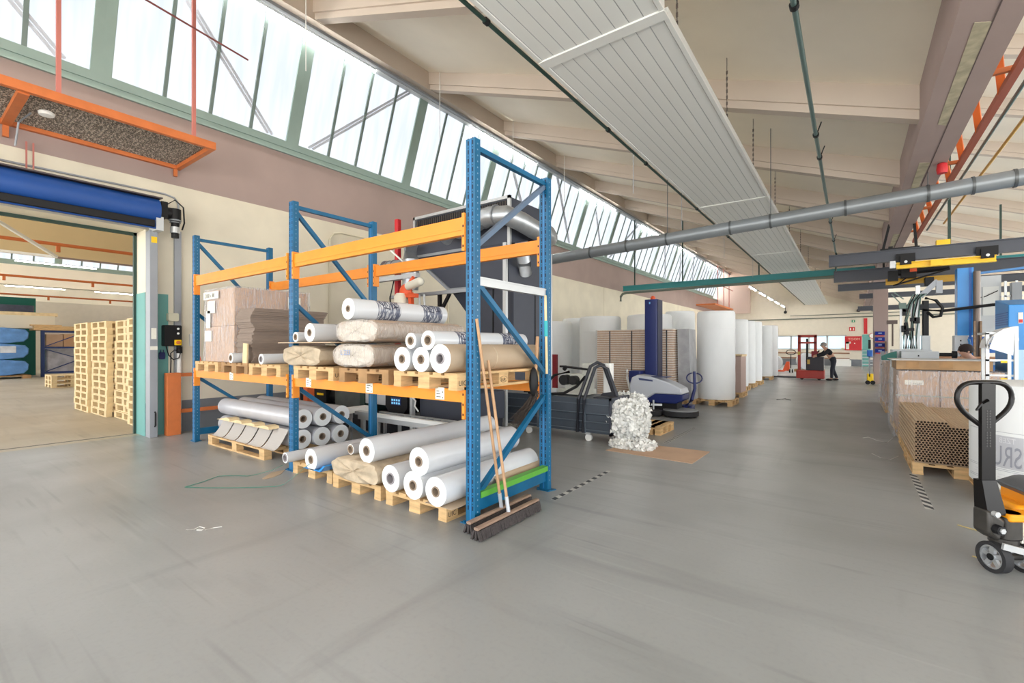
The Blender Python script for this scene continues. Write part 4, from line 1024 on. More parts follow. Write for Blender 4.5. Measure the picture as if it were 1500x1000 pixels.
part('navy_hose', M().tube([(-6.25, 5.55, 2.1), (-6.22, 5.55, 1.6)], .05), mat('hose_navy', (60, 66, 90), .5), t)
part('air_pipe', M().cyl((-6.05, 5.6, 1.5), (-6.1, 5.6, 2.4), .018).cyl((-5.93, 5.6, 1.5), (-5.98, 5.6, 2.4), .018).bar((-6.15, 5.6, 2.05), (-5.85, 5.6, 2.05), .03, .03).bar((-6.15, 5.6, 1.75), (-5.85, 5.6, 1.75), .03, .03), LGREY, t)
part('hose_loop', M().tube([(-6.9, 5.7, 2.72), (-6.95, 5.65, 2.4), (-6.85, 5.6, 2.12), (-6.7, 5.6, 2.2), (-6.6, 5.6, 2.45)], .014), BLACK, t)
single('red_post', M().rbox(-7.23, 5.98, 0, -7.13, 6.08, 3.98, .02).box(-7.36, 5.9, 0, -7.0, 6.16, .02), RED, 'tall red steel post behind the blue rack post', 'post')
t = thing('wall_pipe', 'thin white pipes running up the cream wall behind rack', 'pipe', (XL, 6, 0))
part('pipe', M().tube([(-9.46, 6.0, 0.8), (-9.46, 6.0, 3.9), (-9.46, 6.1, 4.05), (-9.46, 6.3, 4.1), (-9.46, 9.8, 4.1)], .022).cyl((-9.44, 9.8, 4.1), (-9.44, 9.8, 2.0), .02), mat('pipe_cream', (220, 212, 188), .5), t)

# extruder row behind the rack
t = thing('extruder_cabinet', 'grey extruder machine with dark control screen behind the rack', 'machine', (-6.6, 5.4, 0))
part('base_frame', M().box(-7.9, 5.15, 0, -4.5, 5.9, .36), CHARD, t)
part('grey_cover', M().box(-7.72, 5.0, .36, -6.95, 5.9, .84), mat('cover_olive', (84, 92, 88), .5, var=.2, scale=8), t, bevel=.02)
part('green_panel', M().box(-6.93, 4.98, .36, -6.80, 5.8, .86), GREEND, t)
part('white_cabinet', M().box(-6.78, 4.98, .52, -6.16, 5.8, .80), LGREY, t, bevel=.01)
o = part('screen_housing', M().prism([(-6.14, .52), (-6.04, .42), (-5.72, .42), (-5.62, .52), (-5.62, .80), (-6.14, .80)], 'y', 4.9, 5.3), BLACK, t)
sm = M().box(-6.0, 4.894, .56, -5.76, 4.9, .68, 0)
for i in range(4):
    for j in range(2): sm.box(-5.98 + i * .055, 4.89, .575 + j * .05, -5.945 + i * .055, 4.894, .605 + j * .05, 1)
part('screen', sm, [NAVY, mat('screen_icons', (120, 190, 230), .4, emit=.4)], o)
part('dark_casing', M().box(-5.5, 5.05, .36, -4.45, 5.9, .80), CHARC, t, bevel=.02)
part('side_post', M().box(-5.58, 4.92, 0, -5.52, 4.98, .82), ALU, t)
for k, x in enumerate((-5.9, -5.6)): part('red_hose', M().tube([(x, 5.0, .44), (x - .05, 4.9, .36), (x - .2, 4.86, .30), (x - .35, 4.86, .28)], .018), RED, t)
part('cable_knot', M().tube([(-5.5, 4.9, .78), (-5.46, 4.88, .7), (-5.4, 4.88, .66), (-5.42, 4.88, .58), (-5.36, 4.9, .5)], .012), WHITE, t)
part('black_motor', M().rbox(-8.9, 5.0, .40, -8.0, 5.5, .74, .05, axis='y').cyl((-8.0, 5.2, .56), (-7.8, 5.2, .56), .13), BLACK, t)
part('motor_foot', M().box(-8.8, 5.05, 0, -8.1, 5.45, .4), CHARD, t)
part('yellow_label', M().box(-8.3, 4.994, .57, -8.08, 5.0, .61), YELL, t)
t = thing('orange_column', 'orange steel column standing behind the rear rack post', 'column', (-8.3, 5.0, 0))
part('column', M().box(-8.0, 4.55, 0, -7.86, 4.68, 1.0), mat('orange_dark', (214, 96, 40), .5), t)
# roller conveyor from aluminium profiles
t = thing('conveyor', 'long aluminium profile conveyor with white covers behind the rack', 'conveyor', (-5.2, 4.6, 0))
for i, (xa, xb, yy) in enumerate(((-6.6, -6.3, 4.35), (-6.15, -3.5, 4.38))):
    for y2 in (yy, yy + .40): part('side_profile', M().box(xa, y2, .38, xb, y2 + .05, .45), ALU, t)
    for x in ([xa, xb - .04] if i == 0 else [xa + .1, xa + .45, xa + 1.2, xb - .1]):
        for y2 in (yy, yy + .40): part('leg', M().box(x, y2 + .005, 0, x + .04, y2 + .045, .38), ALU, t)
    part('lower_profile', M().box(xa, yy, .16, xb, yy + .035, .2), ALU, t)
for k in range(16): part('roller', M().cyl((-6.05 + k * .16, 4.43, .42), (-6.05 + k * .16, 4.78, .42), .026, n=10), STEEL, t)
part('white_cover', M().prism([(-6.6, .45), (-6.55, .52), (-6.36, .52), (-6.32, .45)], 'y', 4.32, 4.8), WHITE, t)
part('white_cover', M().box(-5.75, 4.37, .45, -4.2, 4.43, .50), WHITE, t)
part('striped_cover', M().box(-6.2, 4.36, .45, -5.78, 4.46, .50), LGREY, t)

# ------------------------------------------------------------ foam compactor
t = thing('foam_compactor', 'long dark grey foam compactor channel on castors', 'machine', (-5.5, 6.7, 0))
xa, xb = -5.6, -2.98
prof = [(6.62, .14), (6.62, .30), (6.645, .32), (6.645, .42), (6.62, .44), (6.62, .58), (6.60, .60), (6.60, .68), (7.32, .68), (7.32, .60), (7.30, .58), (7.30, .14)]
ch = M().prism(prof, 'x', xa, xb)
part('channel', ch, SLATE, t, smooth=False)
rb = M()
for z in (.18, .31, .44, .585): rb.box(xa, 6.600, z, xb, 6.622, z + .012)
for x in (-3.42, -4.3, -5.2): rb.box(x, 6.595, .13, x + .03, 6.622, .68)
part('stiffening_rib', rb, mat('slate_light', (96, 106, 116), .4, .2), t)
part('top_rail', M().box(-5.6, 6.66, .76, -3.95, 6.72, .80).box(-5.6, 6.66, .68, -3.95, 6.70, .76), ALU, t)
part('end_frame', M().box(xb - .01, 6.60, .12, xb + .02, 7.34, .16).box(xb - .01, 6.60, .66, xb + .02, 7.34, .70).box(xb - .01, 6.6, .12, xb + .02, 6.64, .7).box(xb - .01, 7.3, .12, xb + .02, 7.34, .7), CHARC, t)
for x in (-3.36, -4.5, -5.4):
    o = part('castor', M().box(x - .05, 6.62, .11, x + .05, 6.72, .14).bar((x - .03, 6.66, .12), (x, 6.66, .055), .02, .04), ALU, t)
    part('castor_wheel', M().cyl((x, 6.64, .055), (x, 6.68, .055), .055, n=20), WHITE, o)
o = part('clamp_arch', M().tube([(-3.52, 6.58, .14), (-3.50, 6.58, .66), (-3.36, 6.72, 1.18), (-3.30, 6.84, 1.24), (-3.22, 6.9, 1.2), (-3.08, 7.0, .72)], .028, n=8), CHARD, t)
part('clamp_arch', M().tube([(-3.42, 6.58, .14), (-3.40, 6.58, .66), (-3.28, 6.72, 1.16), (-3.22, 6.80, 1.20), (-3.12, 6.84, 1.14), (-2.99, 6.9, .72)], .028, n=8), CHARD, t)
part('arch_plate', M().box(-3.30, 6.7, .68, -2.99, 7.1, .70).prism([(-3.3, .70), (-3.0, .70), (-3.02, .78), (-3.26, .74)], 'y', 6.95, 7.0), CHARD, t)
o = part('gear_motor', M().box(-4.02, 6.82, .70, -3.50, 7.2, .78).rbox(-3.9, 6.86, .78, -3.56, 7.15, 1.04, .03, axis='y').box(-3.60, 6.9, .78, -3.48, 7.1, 1.22), mat('motor_white', (206, 206, 196), .5, var=.1), t)
part('motor_drum', M().cyl((-3.86, 6.86, .94), (-3.86, 6.72, .94), .085, n=24).cyl((-3.70, 6.86, .94), (-3.70, 6.74, .94), .075, n=24), BLACK, o)
part('top_bracket', M().bar((-4.0, 6.9, 1.16), (-3.48, 6.9, 1.12), .12, .03).bar((-3.95, 6.9, 1.1), (-3.9, 6.9, 1.16), .05, .05), BLACK, o)
part('hose', M().tube([(-3.78, 6.8, 1.08), (-4.0, 6.68, 1.02), (-4.15, 6.62, .86), (-4.3, 6.64, .74), (-4.6, 6.66, .72)], .024), BLACK, t)
part('hose', M().tube([(-3.52, 6.85, 1.0), (-3.55, 6.62, .86), (-3.75, 6.55, .74), (-4.1, 6.6, .70), (-4.5, 6.65, .70)], .024), BLACK, t)
part('white_pillar', M().rbox(-3.28, 7.0, .68, -3.14, 7.14, 1.22, .03), WHITE, t)
# fluffy foam
def fluff(label, c, r, n, seed, size=.05, flat=1):
    rr = random.Random(seed); m_ = M()
    for _ in range(n):
        th, ph = rr.uniform(0, 2 * PI), math.acos(rr.uniform(-1, 1)); q = rr.uniform(.55, 1.0) ** .4
        e_ = lambda v: math.copysign(abs(v) ** .7, v)
        p = (c[0] + r[0] * q * e_(math.sin(ph) * math.cos(th)), c[1] + r[1] * q * e_(math.sin(ph) * math.sin(th)), max(.012, c[2] + r[2] * q * e_(math.cos(ph))))
        s = size * rr.uniform(.5, 1.2)
        base = len(m_.v)
        # crumpled flake: a bent strip of 6 points
        a = Vector((rr.uniform(-1, 1), rr.uniform(-1, 1), rr.uniform(-1, 1) * flat)).normalized(); b = a.cross(Vector((rr.uniform(-1, 1), rr.uniform(-1, 1), rr.uniform(-1, 1)))).normalized(); cc = a.cross(b)
        P = Vector(p)
        vs = []
        for i in range(4):
            o = P + a * s * (i / 3 - .5) * 1.4 + cc * s * rr.uniform(-.3, .3)
            wv = s * rr.uniform(.25, .6)
            vs += [o - b * wv + cc * s * rr.uniform(-.25, .25), o + b * wv + cc * s * rr.uniform(-.25, .25)]
        vs = [Vector((v.x, v.y, max(v.z, .008))) for v in vs]
        m_.add(vs, [(0, 1, 3, 2), (2, 3, 5, 4), (4, 5, 7, 6)])
    return m_
fm = fluff('', (-2.80, 6.95, .36), (.28, .36, .30), 1700, 5, .06)
fm.sphere((-2.80, 6.95, .36), (.25, .33, .27), 20, 14)
o = single('foam_fluff', fm, FOAM, 'big lump of white shredded foam at the compactor outlet', 'foam', smooth=False); o['kind'] = 'stuff'
fm = fluff('', (-2.62, 6.62, .03), (.34, .24, .09), 800, 8, .05)
o = single('foam_fluff', fm, FOAM, 'white foam flakes spilled on the floor and cardboard', 'foam', smooth=False); o['kind'] = 'stuff'
fm = fluff('', (-3.1, 7.6, .48), (.34, .2, .22), 800, 11, .06); fm.sphere((-3.1, 7.6, .46), (.30, .17, .2), 18, 12)
o = single('foam_fluff', fm, FOAM, 'heap of shredded foam behind the compactor arch', 'foam', smooth=False); o['kind'] = 'stuff'
single('foam_sack', M().box(-3.15, 7.45, 0, -2.85, 7.75, .3), CARD, 'cardboard box beneath the foam heap behind compactor', 'box')
single('cardboard_sheet', M().prism([(-2.86, 6.20), (-1.64, 6.14), (-1.62, 6.98), (-2.74, 6.92)], 'z', 0, .006), CARD, 'flat brown cardboard sheet on the floor under foam flakes', 'cardboard')
pallet('small pallet standing between the foam lump and floor scrubber', -3.0, 7.75, 0, rz=0, W=.42, L=.72)

# ------------------------------------------------------------ foam rolls
def foam_roll(label, x, y, r, h, z0=.144, seed=0, pal=None):
    if pal: pallet(pal, x - r * 1.02 - .0, y - r * 1.02, 0, W=2.04 * r, L=2.04 * r)
    if not pal: z0 = 0; h += .144
    rr = random.Random(seed)
    prof = [(r * .05, h - .0), (r * .6, h), (r * .93, h - .012), (r * .985, h - .05), (r, h - .10)]
    zz = h - .45
    prof2 = [(r * .96, 0), (r * .995, .03)]
    for i in range(1, 14):
        z = h * i / 14
        if z < h - .12: prof2.append((r * (1 + .006 * math.sin(i * 2.1 + seed)), z))
    prof2.append((r * 1.0, h - .10))
    full = prof2 + [(r * .985, h - .05), (r * .93, h - .012), (r * .6, h), (r * .05, h)]
    t = thing('foam_roll', label, 'foam roll', (x, y, z0), 0, None)
    part('roll', M().lathe(full, (0, 0, 0), 48, wob=.006, seed=seed), FOAMR, t, False)
    part('cover_edge', M().lathe([(r * 1.008, h - .46), (r * 1.014, h - .45), (r * 1.008, h - .44)], (0, 0, 0), 48, wob=.006, seed=seed), FOAMR, t, False)
    return t
foam_roll('big standing white foam roll right beside the pallet truck handle', -2.86, 12.95, .46, 2.27, seed=1, pal='pallet under the big foam roll next to floor scrubber')
foam_roll('standing foam roll partly hidden left of the front one', -4.15, 14.2, .42, 2.40, seed=2)
foam_roll('wide standing foam roll behind the navy mast', -4.65, 13.0, .62, 2.25, seed=3)
foam_roll('standing foam roll with creased cover behind the slat stack', -6.15, 12.95, .62, 2.25, seed=4)
foam_roll('leftmost standing foam roll next to the rack post', -7.75, 12.9, .58, 2.15, seed=5)
foam_roll('standing foam roll tucked behind the leftmost one', -7.55, 14.1, .50, 2.3, seed=6)
foam_roll('first slim foam roll of the row behind the front roll', -3.45, 16.3, .30, 2.3, seed=7)
foam_roll('second foam roll in the row along the aisle', -3.25, 17.5, .42, 2.28, seed=8, pal='pallet under the second foam roll of the aisle row')
foam_roll('third foam roll in the row along the aisle', -3.27, 19.1, .42, 2.30, seed=9, pal='pallet under the third foam roll of the aisle row')
foam_roll('fourth foam roll in the row along the aisle', -3.26, 20.6, .42, 2.34, seed=10, pal='pallet under the fourth foam roll of the aisle row')
foam_roll('far standing foam roll before the distant pallet truck', -3.30, 23.9, .42, 2.3, seed=11, pal='pallet under the far foam roll before the pallet truck')
foam_roll('farthest foam roll half hidden behind the far one', -3.22, 25.2, .42, 2.35, seed=12)
t = thing('carton_pallet_load', 'stack of flat cartons between the foam rolls on aisle', 'carton stack', (-2.9, 15.3, 0))
pm = M(); z = .144
while z < 1.2: pm.box(-3.2, 14.9, z, -2.60, 15.7, z + .03); pm.box(-3.19, 14.91, z + .03, -2.61, 15.69, z + .04); z += .042
part('carton', pm, [mat('carton_mauve', (190, 166, 156), .8)], t, smooth=False)
part('top_board', M().box(-3.22, 14.9, 1.2, -2.58, 15.7, 1.26), WOODP, t)
pallet('pallet under the flat cartons between foam rolls', -3.2, 14.9, 0, W=.64, L=.8)
# stack of cartons with straps, slats visible
t = thing('strapped_carton_stack', 'high stack of brown cartons with black straps and plastic wrap', 'carton stack', (-4.6, 11.8, 0))
pallet('pallet under the strapped stack of brown cartons', -5.5, 11.4, 0, W=2.1, L=1.0)
rr = random.Random(8); z = .144; n = 0
while z < 1.88:
    dx = rr.uniform(-.012, .012) + .06 * max(0, (1.2 - z)) * .6
    part('carton', M().box(-5.5, 11.40, z, -3.50 + dx, 12.2, z + .036), CARD, t, smooth=False)
    part('sheet', M().box(-5.505, 11.395, z + .036, -3.497 + dx, 12.2, z + .056), mat('gap_cream', (240, 228, 212), .8), t, smooth=False)
    z += .0575; n += 1
sp = M()
for x in (-5.15, -4.55, -3.88, -3.66): sp.box(x, 11.385, .12, x + .03, 11.395, 1.9)
part('strap', sp, BLACK, t)
part('wrap', M().prism([(-5.53, .16), (-3.40, .16), (-3.44, 1.2), (-3.47, 1.93), (-5.53, 1.93)], 'y', 11.37, 12.25), plastic('thin_wrap', (222, 220, 224), .12, .15, .08), t)
part('side_cover', M().prism([(-3.42, .2), (-3.10, .2), (-3.16, 1.2), (-3.18, 1.92), (-3.45, 1.92)], 'y', 11.6, 12.2), mat('foil_grey', (168, 168, 170), .4, var=.2, scale=5, bump=.6, bscale=7), t)
single('red_box', M().box(-7.55, 12.2, 0, -7.25, 12.3, 1.25), mat('dark_red', (140, 34, 46), .5), 'dark red panel standing beside the leftmost foam roll', 'panel')
# navy mast of a stretch wrapper
t = thing('wrapping_mast', 'tall navy blue column of a wrapping machine', 'machine', (-3.82, 10.9, 0))
part('mast', M().rbox(-3.98, 10.8, 0, -3.68, 11.15, 2.61, .02), NAVY, t)
part('side_panel', M().box(-3.68, 10.82, .02, -3.66, 11.13, 2.60), mat('navy_dark', (28, 34, 64), .5), t)
part('beacon', M().lathe([(.05, 0), (.06, .05), (.03, .09)], (-3.83, 10.95, 2.61), 14), ORRED, t)
part('logo', M().box(-3.87, 10.795, 2.50, -3.84, 10.8, 2.55), mat('logo_blue', (110, 170, 220), .5), t)
part('carriage', M().rbox(-4.28, 10.55, .25, -3.99, 10.9, .92, .03), NAVY, t, bevel=.01)
part('carriage_cover', M().tube([(-4.31, 10.53, .95), (-4.30, 10.52, .75), (-4.2, 10.5, .4)], .03), WHITE, t)
part('base_plate', M().rbox(-4.3, 10.55, 0, -3.6, 11.3, .06, .02), NAVY, t)
# scrubber
def scr():
    t = thing('floor_scrubber', 'grey and navy floor scrubber with round black brush deck', 'floor scrubber', (-3.35, 10.2, 0))
    ax = 10.25
    up = [(-4.02, .42), (-4.04, .62), (-3.98, .80), (-3.86, .86), (-3.5, .82), (-3.15, .72), (-2.90, .60), (-2.86, .48), (-3.45, .47), (-3.7, .30), (-4.0, .28)]
    part('upper_shell', M().prism(up, 'y', ax - .26, ax + .26), SCRW, t, bevel=.03)
    part('lower_tank', M().prism([(-3.46, .465), (-2.86, .475), (-2.86, .36), (-3.0, .28), (-3.7, .26), (-3.7, .31)], 'y', ax - .25, ax + .25), NAVY, t, bevel=.02)
    part('vent', M().prism([(-3.82, .80), (-3.5, .765), (-3.5, .73), (-3.80, .75)], 'y', ax - .265, ax - .255).box(-3.55, ax - .2, .825, -3.2, ax + .1, .835), mat('vent_blue', (60, 70, 110), .5), t)
    for s in (-1, 1): part('wheel', M().cyl((-3.86, ax + s * .27, .15), (-3.86, ax + s * .2, .15), .15, n=28).cyl((-3.86, ax + s * .275, .15), (-3.86, ax + s * .27, .15), .05, n=16), RUBBER, t)
    part('black_chassis', M().box(-3.7, ax - .18, .12, -3.0, ax + .18, .28), BLACK, t)
    part('brush_deck', M().lathe([(.34, 0.02), (.37, .04), (.37, .12), (.34, .14), (.28, .15)], (-2.95, ax - .12, 0), 40).jitter(0), RUBBER, t)
    part('brush_ring', M().lathe([(.355, 0.138), (.35, .15), (.30, .155)], (-2.95, ax - .12, 0), 40), MGREY, t)
    part('side_brush', M().lathe([(.17, .015), (.185, .04), (.185, .11), (.12, .14)], (-3.45, ax - .35, 0), 32), RUBBER, t)
    part('brush_arm', M().cyl((-3.45, ax - .35, .14), (-3.45, ax - .35, .34), .02).bar((-3.5, ax - .35, .24), (-3.3, ax - .25, .24), .05, .04), ALU, t)
    return t
scr()
t = thing('pallet_truck', 'navy handle of a pallet truck parked before big foam roll', 'pallet truck', (-2.9, 10.9, 0))
part('drawbar', M().tube([(-2.99, 10.7, .16), (-2.88, 10.75, .30), (-2.84, 10.85, .55), (-2.86, 10.9, .78), (-2.87, 10.92, .93)], [.045, .04, .035, .032, .03], n=12), NAVY, t)
lp = [(-2.87 + .17 * math.sin(a * PI / 8) * (1 if 1 else 0), 10.92, .78 + .12 * math.cos(a * PI / 8) * (1 if math.cos(a * PI / 8) > 0 else 1.0)) for a in range(16)]
part('handle_loop', M().tube(lp, .014, n=8, closed=True), NAVY, t)
part('pump_base', M().box(-3.12, 10.65, .03, -2.86, 10.95, .18), NAVY, t, bevel=.02)
for s in (-.06, .06): part('wheel', M().cyl((-3.0 + s, 10.7, .09), (-2.96 + s, 10.7, .09), .09, n=20), RUBBER, t)
# ------------------------------------------------------------ right hand side
# cardboard tubes: every tube a thing of its own
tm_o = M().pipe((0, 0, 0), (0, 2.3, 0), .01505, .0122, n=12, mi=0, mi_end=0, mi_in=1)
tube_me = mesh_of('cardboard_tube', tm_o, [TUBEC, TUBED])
px0, py0 = .60, 7.22
pitch, rowh = .0305, .0265
rr = random.Random(2); rest = M()
for row in range(18):
    for c in range(26):
        if row >= 16 and c > 9 - (row - 16): continue
        x_, y_, z_ = px0 + .018 + c * pitch + (pitch / 2 if row % 2 else 0), py0 + rr.uniform(-.012, .012), .148 + .0155 + row * rowh
        if c < 17:
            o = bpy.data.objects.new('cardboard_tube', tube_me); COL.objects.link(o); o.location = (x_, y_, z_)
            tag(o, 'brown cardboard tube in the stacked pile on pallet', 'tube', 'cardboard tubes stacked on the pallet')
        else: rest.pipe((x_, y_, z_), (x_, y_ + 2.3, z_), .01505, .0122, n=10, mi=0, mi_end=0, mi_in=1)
o = single('cardboard_tubes', rest, [TUBEC, TUBED], 'remaining cardboard tubes of the pile behind the white reel', 'tubes'); o['kind'] = 'stuff'
pallet('pallet at the aisle carrying the near end of cardboard tubes', .58, 7.2, 0, W=.86, L=1.15)
pallet('second pallet under the far end of the cardboard tubes', .60, 8.4, 0, W=.86, L=1.1)
single('card_sheet', M().prism([(.60, .1445), (1.40, .1445), (1.42, .1475), (.60, .1475)], 'y', 7.17, 9.4), KRAFT, 'brown cardboard sheet beneath the pile of tubes', 'sheet')
single('hazard_tape', M(), TAPEW, 'x y z w', 'tape') if 0 else None
def tape(name, label, x0, x1, y0, y1, n, skew=.06):
    m_ = M().box(x0, y0, 0.0005, x1, y1, .0015, 0)
    L_ = (y1 - y0) / n
    for k in range(n):
        ya = y0 + k * L_; yb = min(y1, ya + L_ * .5)
        m_.prism([(x0, ya + skew * .5), (x1, ya), (x1, ya + L_ * .5), (x0, min(y1, ya + L_ * .5 + skew * .5))], 'z', .0015, .002, 1)
    return single(name, m_, [TAPEW, TAPEB], label, 'tape')
tape('floor_tape', 'striped black and grey tape on floor before the tube pallet', .55, .615, 5.72, 7.18, 9, .14)
tape('floor_tape', 'worn dashed tape on floor beside the rack end', -2.38, -2.33, 3.9, 5.2, 9, .02)
tape('floor_tape', 'striped tape on floor past the cardboard sheet', -2.36, -2.29, 7.2, 8.9, 22)
for a, b, lab in (((.72, 5.35), (.86, 5.26), 'short yellow strip scrap lying nearest the striped tape end'), ((.95, 5.05), (1.12, 5.04), 'short pale strip scrap by the white bag pallet'), ((.70, 4.62), (.80, 4.55), 'short yellow strip scrap in front of the truck wheel')):
    single('strip_scrap', M().bar((a[0], a[1], .003), (b[0], b[1], .003), .018, .003), mat('scrap_yellow', (214, 196, 130), .5), lab, 'scrap')
def thin(name, label, pix, col, w_=.004, cat='strap'):
    pts = [zf(u, v, .004) for u, v in pix]
    return single(name, M().tube(pts, w_, n=5), col, label, cat)
thin('strap_scrap', 'pale curled plastic band on the floor, longer one', [(1264, 641), (1272, 640), (1285, 645), (1300, 648), (1308, 641)], WHITE)
thin('strap_scrap', 'pale curled plastic band on the floor, nearer one', [(1277, 664), (1290, 670), (1304, 673), (1316, 668)], WHITE)
thin('chalk_mark', 'small white chalk scribble on the bare floor', [(272, 776), (284, 775), (292, 771), (300, 773), (296, 776), (288, 776)], WHITE, .003, 'mark')
thin('chalk_mark', 'short white chalk stroke right of the scribble', [(300, 776), (312, 773), (325, 771)], WHITE, .003, 'mark')
thin('strap_scrap', 'dark strip lying on the distant aisle floor', [(1138, 585), (1150, 584), (1158, 586)], BLACK, .012)

# large octabin boxes wrapped in film with a pallet on top
t = thing('octabin', 'big brown wrapped carton box with long white label', 'box', (1.6, 10.3, 0))
part('carton', M().rbox(.62, 9.85, .144, 1.84, 11.0, 1.10, .03), CARD, t)
part('corner_joint', M().box(1.12, 9.84, .16, 1.135, 9.85, 1.1), mat('card_dark', (118, 88, 68), .9), t)
pl = M().box(.70, 9.835, .88, .93, 9.842, .955)
for q in range(5): pl.box(.80 + q * .023, 9.832, .897, .815 + q * .023, 9.835, .903, 1)
part('label', pl, [PAPER, INK], t)
part('wrap', M().prism([(.55, .03), (1.88, .03), (1.86, 1.12), (.60, 1.12)], 'y', 9.80, 11.1), CLEARW, t)
part('green_strap', M().box(.59, 9.825, .70, 1.87, 9.83, .715), mat('strap_grey_green', (140, 160, 146), .4), t)
pallet('pallet beneath the big wrapped carton box', .62, 9.85, 0, W=1.22, L=1.15)
t = thing('wooden_frame', 'brown wooden frame lying on top of the wrapped carton box', 'frame', (1.16, 10.4, 1.125))
for a_, b_, c_, d_ in ((.60, 9.9, 1.72, 9.96), (.60, 10.94, 1.72, 11.0), (.60, 9.96, .66, 10.94), (1.66, 9.96, 1.72, 10.94)): part('board', M().box(a_, b_, 1.125, c_, d_, 1.27), mat('frame_wood', (176, 142, 104), .8, var=.25, scale=5), t)
for x_ in (.72, 1.12): part('worn_mark', M().box(x_, 9.897, 1.15, x_ + .16, 9.9, 1.25), WOOD2, t)
single('top_sheet', M().box(.54, 9.86, 1.272, 1.76, 11.1, 1.284), mat('sheet_grey2', (206, 204, 200), .5), 'grey plastic sheet covering the pallet on the carton box', 'sheet')
for i, (y0, lab) in enumerate(((11.15, 'wrapped white load directly behind the brown carton box'), (13.4, 'wrapped pale load, second behind the brown carton box'), (14.7, 'wrapped pale load, third behind the brown carton box'))):
    LD = (.75, 1.2, 1.2)[i]
    t = thing('wrapped_load', lab, 'pallet load', (1.1, y0 + .4, 0))
    part('carton', M().rbox(.66, y0 + .05, .144, 1.65 if i else 1.15, y0 + LD - .05, 1.18 - .03 * i, .03), CARD if i else mat('load_white', (222, 218, 210), .7), t)
    part('wrap', M().prism([(.58, .06), (1.74 if i else 1.2, .06), (1.70 if i else 1.18, 1.2), (.62, 1.2)], 'y', y0, y0 + LD), CLEARW, t)
    pallet('pallet under the ' + lab, .62, y0 + .02, 0, W=1.05 if i else .58, L=LD - .04)
t = thing('steel_post', 'slim grey steel profile standing at the aisle edge', 'post', (.72, 16.6, 0))
part('profile', M().box(.66, 16.5, 0, .74, 16.6, 1.36).box(.78, 16.5, 0, .82, 16.6, 1.36), MGREY, t)
part('arm', M().bar((.66, 16.5, 1.0), (1.2, 16.5, 1.0), .03, .03), BLACK, t)
# white paper reel on pallet
RB = .62; cx, cy = 1.60, 6.62
pallet('pallet under the large white reel behind the pallet truck', 1.06, 6.08, 0, W=1.24, L=1.24)
t = thing('white_reel', 'large white wrapped reel with mirrored grey lettering on its side', 'reel', (cx, cy, .146))
part('reel', M().lathe([(RB * .97, 0), (RB, .02), (RB, .96), (RB * .985, .985), (RB * .9, 1.0), (.1, 1.0)], (0, 0, 0), 64), FOAMR, t, False)
A0 = math.atan2(-cy, -cx)   # direction from the reel's axis to the room's open side
pm = M()
def wr(px_, py_, a0, rad=RB + .004):
    a = a0 - px_ / rad   # mirrored lettering
    return (rad * math.cos(a), rad * math.sin(a), py_)
def curved_band(m_, s0, s1, z0, z1, mi=0, n=24, rad=RB + .003):
    for i in range(n):
        a, b = s0 + (s1 - s0) * i / n, s0 + (s1 - s0) * (i + 1) / n
        m_.add([wr(a, z0, A0, rad), wr(b, z0, A0, rad), wr(b, z1, A0, rad), wr(a, z1, A0, rad)], [(0, 1, 2, 3)], mi)
curved_band(pm, -.2, .58, .22, .52, 0)
for z in (.55, .205, .190, .09, .075): curved_band(pm, -.2, .78, z, z + .004, 1)
part('printed_band', pm, [mat('band_grey', (196, 197, 202), .6), INKG], t, False)
pm = M()
pm.text('SRU', None or (0, 0, 0), (1, 0, 0), (0, 1, 0), .27, fn=lambda px_, py_: wr(px_ * .5 + .225, py_ + .24, A0, RB + .007))
part('mirrored_lettering', pm, mat('band_letter', (150, 152, 162), .6), t, False)
pm = M()
pm.text('TZEB', (0, 0, 0), (1, 0, 0), (0, 1, 0), .07, fn=lambda px_, py_: wr(px_ * .8 + .27, py_ + .455, A0, RB + .0075))
for i in range(9):
    curved_band(pm, -.1 + i * .09, -.04 + i * .09, .150, .158, 0, 3); curved_band(pm, -.08 + i * .09, -.03 + i * .09, .125, .132, 0, 3)
part('small_print', pm, mat('band_small', (222, 223, 226), .6), t, False)

# yellow hand pallet truck at the right edge
t = thing('hand_pallet_truck', 'yellow hand pallet truck with black tiller beside white reel', 'pallet truck', (.92, 4.42, 0))
fw = Vector((-math.sin(TH), math.cos(TH), 0)); rt = Vector((math.cos(TH), math.sin(TH), 0)); up = Vector((0, 0, 1)); O = Vector((.895, 4.48, 0)) - rt * .085
def Q(r, f_, z): return O + rt * r + fw * f_ + up * z
BK = BLACKM
TC = -.108
part('tiller', M().bar(Q(TC, .03, .5), Q(TC, .03, 1.262), .05, .03, up=tuple(fw)).bar(Q(TC, .01, .55), Q(TC, .01, 1.25), .092, .02, up=tuple(fw)), BK, t)
part('tiller_foot', M().add([Q(-.155, -.04, .40), Q(-.03, -.04, .385), Q(-.03, .05, .385), Q(-.155, .05, .40), Q(-.163, -.01, .61), Q(-.066, -.01, .61), Q(-.066, .05, .61), Q(-.163, .05, .61)],
     [(3, 2, 1, 0), (4, 5, 6, 7), (0, 1, 5, 4), (1, 2, 6, 5), (2, 3, 7, 6), (3, 0, 4, 7)]), BK, t)
lp = []
def bez(p0, p1, p2, p3, n):
    return [tuple(((1 - s) ** 3) * a + 3 * ((1 - s) ** 2) * s * b + 3 * (1 - s) * s * s * c + s ** 3 * d for a, b, c, d in zip(p0, p1, p2, p3)) for s in [i / n for i in range(n)]]
half = bez((0, .95), (.09, 1.02), (.18, 1.07), (.185, 1.15), 10) + bez((.185, 1.15), (.185, 1.22), (.14, 1.252), (.08, 1.256), 7) + [(.08, 1.256), (0.0, 1.258)]
for r_, z_ in half: lp.append(Q(TC + r_, .03, z_))
